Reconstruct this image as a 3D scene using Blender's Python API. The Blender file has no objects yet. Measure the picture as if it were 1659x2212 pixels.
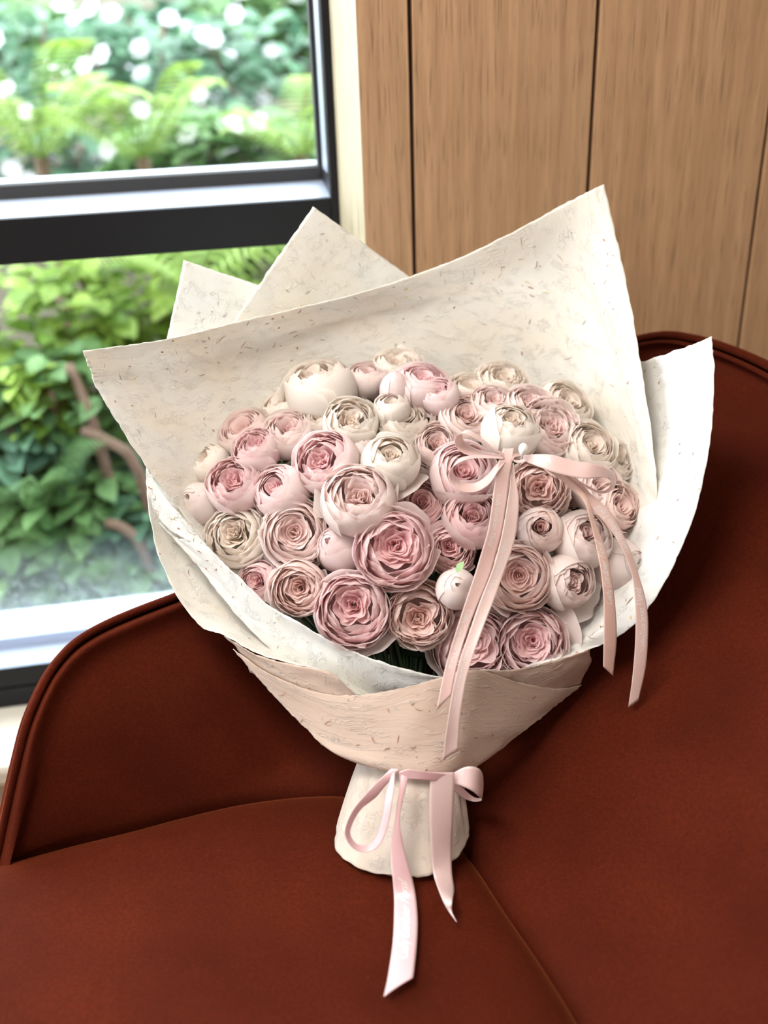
import bpy, math, random
import numpy as np
from mathutils import Vector, Matrix
R_ = random.Random(7)
rng = np.random.default_rng(7)
scene = bpy.context.scene
COL = scene.collection

# ------------------------------------------------------------------ camera
F, CX, CY = 2142., 829.5, 1106.
TH, RO = math.radians(26.8), math.atan(160/4244)
CAM = np.array([0., 0., 1.25])
_c, _s = math.cos(RO), math.sin(RO)
RIGHT = np.array([_c, -_s*math.sin(TH), -_s*math.cos(TH)])
UP = np.array([_s, _c*math.sin(TH), _c*math.cos(TH)])
FWD = np.array([0, math.cos(TH), -math.sin(TH)])
cam_d = bpy.data.cameras.new('camera'); cam = bpy.data.objects.new('camera', cam_d); COL.objects.link(cam)
cam_d.sensor_fit = 'HORIZONTAL'; cam_d.sensor_width = 36.0; cam_d.lens = F/1659*36.0
cam_d.clip_start = .02; cam_d.clip_end = 100
cam.matrix_world = Matrix(((RIGHT[0], UP[0], -FWD[0], CAM[0]), (RIGHT[1], UP[1], -FWD[1], CAM[1]),
                           (RIGHT[2], UP[2], -FWD[2], CAM[2]), (0, 0, 0, 1)))
cam_d.dof.use_dof = True; cam_d.dof.focus_distance = 1.10; cam_d.dof.aperture_fstop = 2.9
scene.camera = cam

# ------------------------------------------------------------------ sky, added fill lights, exposure
w = bpy.data.worlds.new('overcast_sky'); scene.world = w; w.use_nodes = True
bg = w.node_tree.nodes['Background']; bg.inputs[0].default_value = (.84, .93, 1, 1); bg.inputs[1].default_value = 6.5
scene.view_settings.view_transform = 'Standard'; scene.view_settings.look = 'None'
scene.view_settings.exposure = 0.5; scene.view_settings.gamma = 1
def area(name, loc, target, size, power, col):
    l = bpy.data.lights.new(name, 'AREA'); l.shape = 'RECTANGLE'; l.size, l.size_y = size; l.energy = power; l.color = col
    o = bpy.data.objects.new(name, l); COL.objects.link(o); o.location = loc
    o.rotation_euler = (Vector(target)-Vector(loc)).to_track_quat('-Z', 'Y').to_euler(); return o
FILL1 = area('fill_light', (-.75, .35, 2.56), (-.45, .6, 0), (1.1, .7), 38, (1, .95, .89))  # unseen fill, added overhead to brighten the seat and roses
FILL2 = area('fill_light', (.9, -.9, 2.56), (.3, 1.2, .9), (1.1, .7), 6, (1, .90, .80))  # weak warm fill, added for the oak wall and cone front

# ------------------------------------------------------------------ helpers
def ray(px, py):
    x = (px-CX)/F; y = -(py-CY)/F
    return FWD + RIGHT*x + UP*y
def P(px, py, Y):                       # point of the world seen at a photo position, at depth Y
    d = ray(px, py); return CAM + d*(Y/d[1])
def PZ(px, py, z):
    d = ray(px, py); return CAM + d*((z-1.25)/d[2])
DV = np.array([.987, .162, 0.]); DV /= np.linalg.norm(DV); NV = np.array([DV[1], -DV[0], 0.])
W0 = np.array([0, 1.42, 0.])
def WS(px, py, off):                    # (s, z) on the wall plane set back by off
    p0 = W0-NV*off; d = ray(px, py); t = (NV@(p0-CAM))/(NV@d); p = CAM+d*t
    return float(DV@(p-p0)), float(p[2])
def WP(s, off, z): return W0 + DV*s - NV*off + np.array([0, 0, z])

def tag(o, label=None, cat=None, group=None, kind=None):
    if label: o['label'] = label
    if cat: o['category'] = cat
    if group: o['group'] = group
    if kind: o['kind'] = kind
    return o
def mesh_obj(name, V, Fc, mat, parent=None, smooth=True, uv=None, attr=None):
    m = bpy.data.meshes.new(name); m.from_pydata([tuple(v) for v in V], [], [tuple(f) for f in Fc])
    if mat: m.materials.append(mat)
    if smooth: m.polygons.foreach_set('use_smooth', [True]*len(m.polygons))
    if uv is not None:
        l = m.uv_layers.new(name='UVMap'); li = np.zeros(len(m.loops), dtype=np.int32); m.loops.foreach_get('vertex_index', li)
        l.data.foreach_set('uv', np.asarray(uv, dtype=np.float32)[li].ravel())
    if attr is not None:
        a = m.attributes.new('tip', 'FLOAT', 'POINT'); a.data.foreach_set('value', np.asarray(attr, dtype=np.float32))
    m.update()
    o = bpy.data.objects.new(name, m); COL.objects.link(o)
    if parent: o.parent = parent
    return o
def empty(name, loc=(0, 0, 0)):
    o = bpy.data.objects.new(name, None); COL.objects.link(o); o.location = loc; o.empty_display_size = .05; return o
def under(o, root):                     # parent while the mesh keeps world coordinates
    o.parent = root; o.matrix_parent_inverse = Matrix.Translation(-Vector(root.location)); return o
def cat(pts, n, closed=False):          # Catmull-Rom resampling
    pts = np.asarray(pts, float); k = len(pts)
    t = np.linspace(0, k-1, n); i = np.minimum(t.astype(int), k-2); f = (t-i)[:, None]
    g = lambda j: pts[np.clip(j, 0, k-1)]
    p0 = np.where((i == 0)[:, None], 2*g(i)-g(i+1), g(i-1)); p1, p2 = g(i), g(i+1)
    p3 = np.where((i+2 > k-1)[:, None], 2*g(i+1)-g(i), g(i+2))
    return .5*((2*p1)+(-p0+p2)*f+(2*p0-5*p1+4*p2-p3)*f*f+(-p0+3*p1-3*p2+p3)*f**3)
def grid_surf(rows, nu, nv):            # rows: list of equal rows of 3D points
    A = np.array([cat(r, nu) for r in rows])            # rows x nu x 3
    return np.array([cat(A[:, j], nv) for j in range(nu)]).transpose(1, 0, 2)   # nv x nu x 3
def grid_faces(nv, nu, off=0, wrap=False):
    f = []
    for i in range(nv-1):
        for j in range(nu if wrap else nu-1):
            a = i*nu+j; b = i*nu+(j+1) % nu
            f.append((off+a, off+b, off+b+nu, off+a+nu))
    return f
def box_data(x0, x1, y0, y1, z0, z1, fn=None):
    V = [np.array((x, y, z)) for z in (z0, z1) for y in (y0, y1) for x in (x0, x1)]
    if fn: V = [fn(*v) for v in V]
    return V, [(0, 2, 3, 1), (4, 5, 7, 6), (0, 1, 5, 4), (2, 6, 7, 3), (0, 4, 6, 2), (1, 3, 7, 5)]
def box(name, b, mat, parent=None, fn=None, bevel=0):
    V, Fc = box_data(*b, fn=fn); o = mesh_obj(name, V, Fc, mat, parent, smooth=False)
    if bevel:
        md = o.modifiers.new('bevel', 'BEVEL'); md.width = bevel; md.segments = 2
    return o
def prism(name, poly, s0, s1, mat, parent=None, bevel=0):      # profile (off,z) swept along the wall direction
    n = len(poly); V = [WP(s0, o, z) for o, z in poly]+[WP(s1, o, z) for o, z in poly]
    Fc = [(i, (i+1) % n, n+(i+1) % n, n+i) for i in range(n)]+[tuple(range(n))[::-1], tuple(range(n, 2*n))]
    o = mesh_obj(name, V, Fc, mat, parent, smooth=False)
    if bevel:
        md = o.modifiers.new('bevel', 'BEVEL'); md.width = bevel; md.segments = 2
    return o
def tube(path, rad, seg=8, n=None):
    p = cat(path, n) if n else np.asarray(path, float); k = len(p)
    T = np.gradient(p, axis=0); T /= np.linalg.norm(T, axis=1)[:, None]+1e-9
    ref = np.array([0, 0, 1.]) if abs(T[0][2]) < .9 else np.array([1., 0, 0]); V = []
    nrm = np.cross(T[0], ref); nrm /= np.linalg.norm(nrm)
    rr = np.atleast_1d(np.asarray(rad, float)); rr = np.interp(np.linspace(0, 1, k), np.linspace(0, 1, len(rr)), rr) if len(rr) > 1 else np.full(k, rr[0])
    for i in range(k):
        nrm = nrm-T[i]*(nrm@T[i]); nrm /= np.linalg.norm(nrm); b = np.cross(T[i], nrm)
        for j in range(seg):
            a = 2*math.pi*j/seg; V.append(p[i]+(nrm*math.cos(a)+b*math.sin(a))*rr[i])
    Fc = grid_faces(k, seg, wrap=True)+[tuple(range(seg))[::-1], tuple(range((k-1)*seg, k*seg))]
    return V, Fc

# ------------------------------------------------------------------ materials
class NT:
    def __init__(s, name, rough=.5, **kw):
        s.m = bpy.data.materials.new(name); s.m.use_nodes = True; s.t = s.m.node_tree; s.b = s.t.nodes['Principled BSDF']
        s.b.inputs['Roughness'].default_value = rough
        for k, v in kw.items(): s.b.inputs[k.replace('_', ' ')].default_value = v
    def n(s, typ, ins=None, **kw):
        x = s.t.nodes.new('ShaderNode'+typ)
        for k, v in kw.items(): setattr(x, k, v)
        for k, v in (ins or {}).items():
            if hasattr(v, 'is_linked') or isinstance(v, bpy.types.NodeSocket): s.t.links.new(v, x.inputs[k])
            else: x.inputs[k].default_value = v
        return x
    def link(s, a, b): s.t.links.new(a, b)
    def ramp(s, fac, stops, interp='LINEAR'):
        r = s.n('ValToRGB', {0: fac}); r.color_ramp.interpolation = interp; e = r.color_ramp.elements
        while len(e) < len(stops): e.new(.5)
        for q, (p, c) in zip(e, stops): q.position = p; q.color = (*c, 1) if len(c) == 3 else c
        return r.outputs[0]
    def mix(s, fac, a, b, blend='MIX'):
        x = s.n('Mix', data_type='RGBA', blend_type=blend)
        for sock, v in ((x.inputs[0], fac), (x.inputs[6], a), (x.inputs[7], b)):
            if isinstance(v, bpy.types.NodeSocket): s.link(v, sock)
            else: sock.default_value = (*v, 1) if isinstance(v, tuple) and len(v) == 3 else v
        return x.outputs[2]
    def math(s, op, a, b=0., clamp=False):
        x = s.n('Math', {0: a, 1: b}, operation=op, use_clamp=clamp); return x.outputs[0]
    def bump(s, h, strength, dist=.001, normal=None):
        x = s.n('Bump', {'Strength': strength, 'Distance': dist, 'Height': h})
        if normal: s.link(normal, x.inputs['Normal'])
        return x.outputs[0]
def translucent(nt, fac, color):
    tr = nt.n('BsdfTranslucent', {'Color': color}); mx = nt.n('MixShader', {0: fac, 1: nt.b.outputs[0], 2: tr.outputs[0]})
    nt.link(mx.outputs[0], nt.t.nodes['Material Output'].inputs[0]); return tr

def plain(name, col, rough=.5, **kw):
    nt = NT(name, rough, **kw); nt.b.inputs['Base Color'].default_value = (*col, 1)
    tc = nt.n('TexCoord'); no = nt.n('TexNoise', {'Vector': tc.outputs['Object'], 'Scale': 60., 'Detail': 3.})
    nt.link(nt.mix(.5, tuple(c*.93 for c in col), nt.ramp(no.outputs[0], [(.3, tuple(c*.94 for c in col)), (.7, col)])), nt.b.inputs['Base Color'])
    return nt.m

def m_paper(name, base, warm, streak=False, thr=.13):
    nt = NT(name, .85); tc = nt.n('TexCoord'); mp = nt.n('Mapping', {'Vector': tc.outputs['UV']})
    if streak: mp.inputs['Scale'].default_value = (.35, 1.1, 1)
    vec = mp.outputs[0]
    wob = nt.n('TexNoise', {'Vector': vec, 'Scale': 38., 'Detail': 2.})
    wv = nt.n('MixRGB', {0: .03, 1: vec, 2: wob.outputs[1]}, blend_type='LINEAR_LIGHT').outputs[0]
    big = nt.n('TexNoise', {'Vector': vec, 'Scale': 16., 'Detail': 3.})
    fib = nt.n('TexNoise', {'Vector': wv, 'Scale': 120., 'Detail': 3., 'Roughness': .6})
    fine = nt.n('TexNoise', {'Vector': vec, 'Scale': 700., 'Detail': 2.})
    ridge = nt.math('SUBTRACT', 1., nt.math('MULTIPLY', nt.math('ABSOLUTE', nt.math('SUBTRACT', fib.outputs[0], .5)), 16.), True)
    mask = nt.ramp(nt.n('TexNoise', {'Vector': vec, 'Scale': 60., 'Detail': 1.}).outputs[0], [(.46, (0, 0, 0)), (.60, (1, 1, 1))])
    fibre = nt.math('MULTIPLY', ridge, mask)
    h = nt.math('ADD', nt.math('MULTIPLY', fibre, .8), nt.math('ADD', nt.math('MULTIPLY', fib.outputs[0], .5), nt.math('MULTIPLY', fine.outputs[0], .10)))
    nt.link(nt.bump(h, .62, .0012), nt.b.inputs['Normal'])
    c = nt.mix(nt.ramp(big.outputs[0], [(.35, (0, 0, 0)), (.7, (1, 1, 1))]), base, warm)
    # long thin plant fibres dyed into the sheet
    w2 = nt.n('TexNoise', {'Vector': vec, 'Scale': 55., 'Detail': 1.5})
    r2 = nt.math('LESS_THAN', nt.math('ABSOLUTE', nt.math('SUBTRACT', w2.outputs[0], .5)), .006)
    m2 = nt.math('GREATER_THAN', nt.n('TexNoise', {'Vector': vec, 'Scale': 75., 'Detail': 0., 'W': 3.}, noise_dimensions='4D').outputs[0], .66)
    c = nt.mix(nt.math('MULTIPLY', nt.math('MULTIPLY', r2, m2), .35), c, (.45, .33, .22))
    c = nt.mix(nt.math('MULTIPLY', fibre, .16), c, (.98, .96, .9))
    nt.link(c, nt.b.inputs['Base Color']); t = translucent(nt, .22, (.8, .7, .55, 1)); nt.link(c, t.inputs[0])
    return nt.m
PAPER = m_paper('mulberry_paper', (.88, .86, .81), (.89, .83, .73))
PAPER_H = m_paper('mulberry_paper_handle_shaded', (.68, .58, .50), (.74, .63, .53))  # same paper, darkened in the colour for shade under the cone
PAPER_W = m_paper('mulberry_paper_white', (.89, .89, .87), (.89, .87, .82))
PAPER_F = m_paper('mulberry_paper_streaked_shaded', (.65, .49, .40), (.72, .56, .46), streak=True)  # streaked paper with the cone's shade and rust bounce painted into its colour
FLECK = plain('bark_fleck', (.42, .22, .13), .8); FLECK2 = plain('grey_fleck', (.46, .41, .35), .8); FLECK3 = plain('straw_fleck', (.70, .55, .22), .8)

def m_petal():
    nt = NT('rose_petal', .55); oi = nt.n('ObjectInfo'); at = nt.n('Attribute', attribute_name='tip'); tc = nt.n('TexCoord')
    base = oi.outputs['Color']
    pale = nt.mix(.42, base, (.96, .91, .89))
    f = nt.ramp(at.outputs['Fac'], [(.15, (0, 0, 0)), (.95, (1, 1, 1))])
    c = nt.mix(f, base, pale)
    no = nt.n('TexNoise', {'Vector': tc.outputs['Object'], 'Scale': 40., 'Detail': 3.})
    c = nt.mix(nt.math('MULTIPLY', nt.ramp(no.outputs[0], [(.45, (0, 0, 0)), (.8, (1, 1, 1))]), .35), c, (.95, .90, .84))
    vein = nt.n('TexNoise', {'Vector': tc.outputs['Object'], 'Scale': 260., 'Detail': 2.})
    nt.link(nt.bump(vein.outputs[0], .12, .0006), nt.b.inputs['Normal'])
    nt.link(c, nt.b.inputs['Base Color']); nt.b.inputs['Sheen Weight'].default_value = .15
    t = translucent(nt, .46, (1, 1, 1, 1)); nt.link(c, t.inputs[0]); return nt.m
PETAL = m_petal()
def m_satin():
    nt = NT('satin_ribbon', .38); uv = nt.n('TexCoord').outputs['UV']; sx = nt.n('SeparateXYZ', {0: uv})
    oi = nt.n('ObjectInfo'); ed = nt.math('GREATER_THAN', nt.math('ABSOLUTE', nt.math('SUBTRACT', sx.outputs[0], .5)), .455)
    dot = nt.math('GREATER_THAN', nt.math('SINE', nt.math('MULTIPLY', sx.outputs[1], 5200.)), -.3)
    c = nt.mix(nt.math('MULTIPLY', ed, nt.math('MULTIPLY', dot, .55)), oi.outputs['Color'], (.95, .80, .72))
    nt.link(c, nt.b.inputs['Base Color']); nt.b.inputs['Sheen Weight'].default_value = .3
    wv = nt.n('TexWave', {'Vector': uv, 'Scale': 220., 'Distortion': .4}, bands_direction='Y')
    nt.link(nt.bump(wv.outputs[0], .05, .0002), nt.b.inputs['Normal'])
    nt.b.inputs['Specular IOR Level'].default_value = .8
    t = translucent(nt, .22, (1, 1, 1, 1)); nt.link(c, t.inputs[0]); return nt.m
SATIN = m_satin()
PRINT = plain('silver_print', (.95, .90, .88), .3, Metallic=.2)
def m_velvet():
    nt = NT('rust_velvet', .75); tc = nt.n('TexCoord').outputs['Object']
    a = nt.n('TexNoise', {'Vector': tc, 'Scale': 9., 'Detail': 3.}); b = nt.n('TexNoise', {'Vector': tc, 'Scale': 260., 'Detail': 4.})
    c = nt.mix(nt.ramp(a.outputs[0], [(.3, (0, 0, 0)), (.7, (1, 1, 1))]), (.050, .0070, .0030), (.078, .0112, .0042))
    c = nt.mix(nt.ramp(b.outputs[0], [(.36, (.5, .5, .5)), (.64, (0, 0, 0))]), c, (.040, .0058, .0026))
    fz = nt.n('TexNoise', {'Vector': tc, 'Scale': 1100., 'Detail': 2.}); c = nt.mix(nt.ramp(fz.outputs[0], [(.60, (0, 0, 0)), (.72, (.6, .6, .6))]), c, (.16, .034, .012))
    nt.link(c, nt.b.inputs['Base Color']); nt.link(nt.bump(b.outputs[0], .4, .0006), nt.b.inputs['Normal'])
    nt.b.inputs['Sheen Weight'].default_value = .27; nt.b.inputs['Sheen Roughness'].default_value = .4
    nt.b.inputs['Sheen Tint'].default_value = (.75, .19, .065, 1); nt.b.inputs['Specular IOR Level'].default_value = .03
    return nt.m
VELVET = m_velvet()
def m_oak(name, dark, light, rough=.55):
    nt = NT(name, rough); tc = nt.n('TexCoord').outputs['UV']; oi = nt.n('ObjectInfo')
    off = nt.n('CombineXYZ', {0: nt.math('MULTIPLY', oi.outputs['Random'], 9.), 1: nt.math('MULTIPLY', oi.outputs['Random'], 5.)})
    v = nt.n('VectorMath', {0: tc, 1: off.outputs[0]}, operation='ADD').outputs[0]
    mp = nt.n('Mapping', {'Vector': v}); mp.inputs['Scale'].default_value = (1, .045, 1)
    a = nt.n('TexNoise', {'Vector': mp.outputs[0], 'Scale': 130., 'Detail': 4., 'Roughness': .6, 'Distortion': .6})
    m2 = nt.n('Mapping', {'Vector': v}); m2.inputs['Scale'].default_value = (1, .10, 1)
    wv = nt.n('TexWave', {'Vector': m2.outputs[0], 'Scale': 11., 'Distortion': 5., 'Detail': 2., 'Detail Scale': 1.2}, bands_direction='X')
    m3 = nt.n('Mapping', {'Vector': v}); m3.inputs['Scale'].default_value = (1, .03, 1)
    pore = nt.n('TexNoise', {'Vector': m3.outputs[0], 'Scale': 420., 'Detail': 2.})
    big = nt.n('TexNoise', {'Vector': mp.outputs[0], 'Scale': 14., 'Detail': 2.})
    c = nt.mix(nt.ramp(a.outputs[0], [(.3, (0, 0, 0)), (.68, (1, 1, 1))]), dark, light)
    c = nt.mix(nt.math('MULTIPLY', wv.outputs[0], .32), c, tuple(x*.70 for x in dark))
    c = nt.mix(nt.ramp(big.outputs[0], [(.35, (0, 0, 0)), (.7, (.35, .35, .35))]), c, tuple(x*1.15 for x in light))
    c = nt.mix(nt.ramp(pore.outputs[0], [(.30, (.75, .75, .75)), (.42, (0, 0, 0))]), c, tuple(x*.42 for x in dark))
    c = nt.mix(1., c, nt.ramp(oi.outputs['Random'], [(0, (.90, .90, .90)), (1, (1.08, 1.04, 1.0))]), 'MULTIPLY')
    nt.link(c, nt.b.inputs['Base Color']); nt.link(nt.bump(pore.outputs[0], .35, .0008), nt.b.inputs['Normal'])
    return nt.m
OAK = m_oak('oak_veneer', (.36, .20, .10), (.52, .32, .18))
PALEWOOD = m_oak('pale_ash_reveal', (.38, .35, .25), (.46, .42, .31))
BLACK = plain('black_aluminium', (.006, .006, .008), .45, Specular_IOR_Level=.3)
SKY_METAL = plain('sky_tinted_aluminium', (.42, .47, .58), .42, Metallic=.5)  # pale blue colour stands in for sky reflected on the black frame
RUBBER = plain('rubber_gasket', (.02, .02, .022), .6)
LEDGE = plain('weathered_ledge', (.66, .70, .76), .6)
CREAM = plain('cream_paint', (.62, .57, .48), .5); WHITEP = plain('white_plaster', (.75, .73, .69), .8)
GREIGE = plain('greige_plaster', (.42, .38, .33), .8); FLOORM = m_oak('oak_floor', (.30, .2, .12), (.42, .3, .19))
DARK = plain('dark_gap', (.05, .022, .012), .8)
def m_glass():
    nt = NT('window_glass'); fr = nt.n('Fresnel', {'IOR': 1.45}); tr = nt.n('BsdfTransparent', {'Color': (.96, .98, .97, 1)})
    gl = nt.n('BsdfGlossy', {'Color': (1, 1, 1, 1), 'Roughness': .02}); mx = nt.n('MixShader', {0: fr.outputs[0], 1: tr.outputs[0], 2: gl.outputs[0]})
    nt.link(mx.outputs[0], nt.t.nodes['Material Output'].inputs[0]); return nt.m
GLASS = m_glass()
def m_dusty():                          # dried rain spots low on the outside of the pane
    nt = NT('rain_spots', .6); nt.b.inputs['Base Color'].default_value = (.75, .82, .88, 1); tc = nt.n('TexCoord').outputs['UV']; sx = nt.n('SeparateXYZ', {0: tc})
    v = nt.n('TexVoronoi', {'Vector': tc, 'Scale': 220.}); n2 = nt.n('TexNoise', {'Vector': tc, 'Scale': 25.})
    low = nt.math('SUBTRACT', 1., nt.math('MULTIPLY', nt.math('SUBTRACT', sx.outputs[1], .34), 8.), True)
    sp = nt.math('LESS_THAN', v.outputs[0], .30)
    f = nt.math('MULTIPLY', low, nt.math('ADD', nt.math('MULTIPLY', sp, .35), nt.math('MULTIPLY', n2.outputs[0], .28)))
    tr = nt.n('BsdfTransparent'); tl = nt.n('BsdfTranslucent', {'Color': (.75, .84, .9, 1)})
    mx = nt.n('MixShader', {0: f, 1: tr.outputs[0], 2: tl.outputs[0]})
    nt.link(mx.outputs[0], nt.t.nodes['Material Output'].inputs[0]); return nt.m
SPOTS = m_dusty()
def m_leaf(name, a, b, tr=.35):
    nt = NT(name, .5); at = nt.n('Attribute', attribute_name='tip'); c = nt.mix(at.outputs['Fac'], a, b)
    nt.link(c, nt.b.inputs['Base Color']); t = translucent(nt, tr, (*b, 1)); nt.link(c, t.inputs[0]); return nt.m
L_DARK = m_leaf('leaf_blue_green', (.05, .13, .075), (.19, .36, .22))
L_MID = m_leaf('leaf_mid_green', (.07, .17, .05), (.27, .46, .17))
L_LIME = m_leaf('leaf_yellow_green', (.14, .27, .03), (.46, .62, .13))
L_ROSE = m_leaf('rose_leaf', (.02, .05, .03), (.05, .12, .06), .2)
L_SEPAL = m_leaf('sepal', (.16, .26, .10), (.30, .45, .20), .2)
STEM = plain('green_stem', (.05, .11, .05), .5); TWIG = plain('brown_twig', (.20, .12, .08), .8)
SOIL = plain('garden_soil', (.09, .075, .05), .95); WPETAL = m_leaf('white_petal', (.80, .76, .82), (.92, .90, .93), .3)
PEARL = NT('pearl', .18, Coat_Weight=.6); PEARL.b.inputs['Base Color'].default_value = (.92, .90, .86, 1); PEARL = PEARL.m
STEELPIN = plain('pin_metal', (.7, .7, .7), .25, Metallic=1.)

# ------------------------------------------------------------------ room
def quad_uv(name, corners, uvs, mat, parent=None):
    return mesh_obj(name, corners, [(0, 1, 2, 3)], mat, parent, smooth=False, uv=uvs)
fl = box('floor', (-3, 3.2, -3.2, 2.2, -.1, 0), FLOORM); tag(fl, 'oak floor under the chair', kind='structure')
# wood wall: backing + tongue-edged panels
wall = mesh_obj('wall_back', *box_data(0, 3.0, .012, .16, 0, 2.7, fn=lambda s, o, z: WP(s-.014, o, z)), DARK, smooth=False)
tag(wall, 'oak panelled wall behind the chair', kind='structure')
edges = [-.012, .0585, .314, .580, .842, 1.10, 1.36, 1.62, 1.88, 2.14, 2.40, 2.66, 2.92]
for a, b in zip(edges[:-1], edges[1:]):
    s0 = a+(.003 if a > 0 else 0); s1 = b-.003
    V, Fc = box_data(s0, s1, 0, .014, .0, 2.7, fn=WP)
    o = mesh_obj('panel', V, Fc, OAK, wall, smooth=False)
    l = o.data.uv_layers.new(name='UVMap')
    for lp in o.data.loops:
        v = o.data.vertices[lp.vertex_index].co; p = np.array(v)-W0
        l.data[lp.index].uv = (p@DV+p@NV, v[2])
    md = o.modifiers.new('bevel', 'BEVEL'); md.width = .0012; md.segments = 2
# window: reveal, frame, transom, panes
OFF, OG = .075, .175
sJR = -.036; sJL = WS(690, 0, OFF)[0]; sG = WS(668, 0, OG)[0]; SL = -2.3
zt0 = WS(0, 573, OFF)[1]; zt1 = WS(0, 475, OFF)[1]; zg = WS(0, 414, OG)[1]; zg1 = WS(0, 398, OG)[1]; zx = WS(0, 386, .225)[1]
zb0 = WS(0, 1530, OFF)[1]; zbm = WS(0, 1488, OFF)[1]; zb1 = WS(0, 1446, OFF)[1]; zb2 = WS(0, 1402, OG-.005)[1]; zb3 = WS(0, 1378, OG)[1]; zb4 = WS(0, 1322, .225)[1]
rv = mesh_obj('trim_1', [WP(-.012, .0, 0), WP(sJR, OFF+.002, 0), WP(sJR, OFF+.03, 0), WP(-.012, .03, 0), WP(-.012, .0, 2.5), WP(sJR, OFF+.002, 2.5), WP(sJR, OFF+.03, 2.5), WP(-.012, .03, 2.5)],
              [(0, 1, 5, 4), (1, 2, 6, 5), (2, 3, 7, 6), (3, 0, 4, 7), (4, 5, 6, 7), (3, 2, 1, 0)], PALEWOOD, smooth=False,
              uv=[(0, 0), (.08, 0), (.1, 0), (0, 0), (0, 2.5), (.08, 2.5), (.1, 2.5), (0, 2.5)])
tag(rv, 'pale wood window reveal between the black frame and the oak panels', kind='structure')
win = empty('window_1', WP(-.5, OFF, zb0)); tag(win, 'black framed window onto the garden', kind='structure')
def wpart(o): return under(o, win)
wpart(mesh_obj('jamb', *box_data(sJL, sJR+.0, OFF, OG+.05, zb0-.05, 2.5, fn=WP), BLACK, smooth=False)).modifiers.new('bevel', 'BEVEL').width = .002
def slab(name, pts, z0, z1, mat):           # plan polygon (s, off) extruded upwards
    n = len(pts); V = [WP(a, b, z0) for a, b in pts]+[WP(a, b, z1) for a, b in pts]
    return wpart(mesh_obj(name, V, [(i, (i+1) % n, n+(i+1) % n, n+i) for i in range(n)]+[tuple(range(n))[::-1], tuple(range(n, 2*n))], mat, smooth=False))
slab('jamb_return', [(sJL, OFF+.004), (sG+.002, OG-.03), (sG+.002, OG+.05), (sJR, OG+.05)], zb0, 2.5, BLACK)
slab('glazing_bead', [(sJL-.001, OFF+.012), (sG+.0015, OG-.035), (sG+.004, OG-.035), (sJL+.002, OFF+.012)], zg1, 2.5, SKY_METAL)
wpart(prism('glazing_gasket', [(OG-.014, zg), (OG+.008, zg), (OG+.008, 2.5), (OG-.014, 2.5)], sG-.003, sG+.003, RUBBER))
wpart(prism('transom', [(OFF, zt0), (OFF, zt1), (OFF+.004, zt1+.001), (OG-.012, zg-.012), (OG+.05, zg-.014), (OG+.05, zt0)], SL, sJL, BLACK, bevel=.0008))
wpart(prism('glazing_ledge', [(OFF+.005, zt1+.0015), (OG-.012, zg-.010), (OG-.012, zg-.014), (OFF+.006, zt1-.003)], SL, sG+.004, SKY_METAL))  # strip over the black transom top, coloured like the sky's reflection
wpart(prism('glazing_gasket', [(OG-.010, zg-.012), (OG-.008, zg1-.002), (OG, zg1+.001), (OG+.004, zg1), (OG+.004, zg-.012)], SL, sG+.003, RUBBER, bevel=.001))
wpart(prism('outer_ledge', [(OG+.004, zg-.013), (OG+.004, zg1-.004), (.225, zx), (.245, zx-.02)], SL, sG+.004, LEDGE))
wpart(prism('bottom_rail', [(OFF, zb0), (OFF, zbm-.004), (OFF+.005, zbm-.003), (OFF+.005, zbm+.001), (OFF, zbm+.002), (OFF, zb1), (OG-.005, zb2-.002), (OG+.05, zb2-.002), (OG+.05, zb0)], SL, sJR, BLACK, bevel=.0008))
wpart(prism('glazing_ledge', [(OFF+.001, zb1+.001), (OG-.004, zb2), (OG-.004, zb2-.004), (OFF+.002, zb1-.004)], SL, sG+.004, SKY_METAL))
wpart(prism('glazing_gasket', [(OG-.006, zb2-.003), (OG-.004, zb3), (OG+.004, zb3), (OG+.004, zb2-.003)], SL, sG+.004, SKY_METAL))
wpart(prism('outer_ledge', [(OG+.004, zb2-.01), (OG+.004, zb3), (.225, zb4), (.245, zb4-.03)], SL, sG+.004, LEDGE))
for z0, z1 in ((zg1, 2.5), (zb3, zt0+.01)):
    wpart(mesh_obj('pane', [WP(SL, OG, z0), WP(sG+.003, OG, z0), WP(sG+.003, OG, z1), WP(SL, OG, z1)], [(0, 1, 2, 3)], GLASS, smooth=False))
sp = wpart(mesh_obj('rain_film', [WP(SL, OG+.001, zb3), WP(sJL-.01, OG+.001, zb3), WP(sJL-.01, OG+.001, zb3+.3), WP(SL, OG+.001, zb3+.3)], [(0, 1, 2, 3)], SPOTS, smooth=False,
               uv=[(0, zb3), (2.2, zb3), (2.2, zb3+.3), (0, zb3+.3)]))
wpart(mesh_obj('jamb', *box_data(SL-.06, SL, OFF, OG+.05, zb0-.05, 2.5, fn=WP), BLACK, smooth=False))
wpart(mesh_obj('head', *box_data(SL-.06, sJR, OFF, OG+.05, 2.5, 2.56, fn=WP), BLACK, smooth=False))
sill = prism('trim_2', [(-.075, zb0-.045), (-.08, zb0-.035), (-.08, zb0-.015), (-.075, zb0-.006), (OFF+.02, zb0-.001), (OFF+.02, zb0-.045)], SL-.1, -.0, CREAM, bevel=.003)
tag(sill, 'cream window sill below the black frame', kind='structure')
ww = prism('wall_window', [(-.045, 0), (-.045, zb0-.045), (OFF+.1, zb0-.045), (OFF+.1, 0)], SL-.7, -.014, GREIGE); tag(ww, 'plain wall below the window sill', kind='structure')
wh = prism('wall_over_window', [(0, 2.56), (0, 2.7), (.17, 2.7), (.17, 2.56)], SL-.7, -.014, WHITEP); tag(wh, 'wall above the window', kind='structure')
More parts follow.
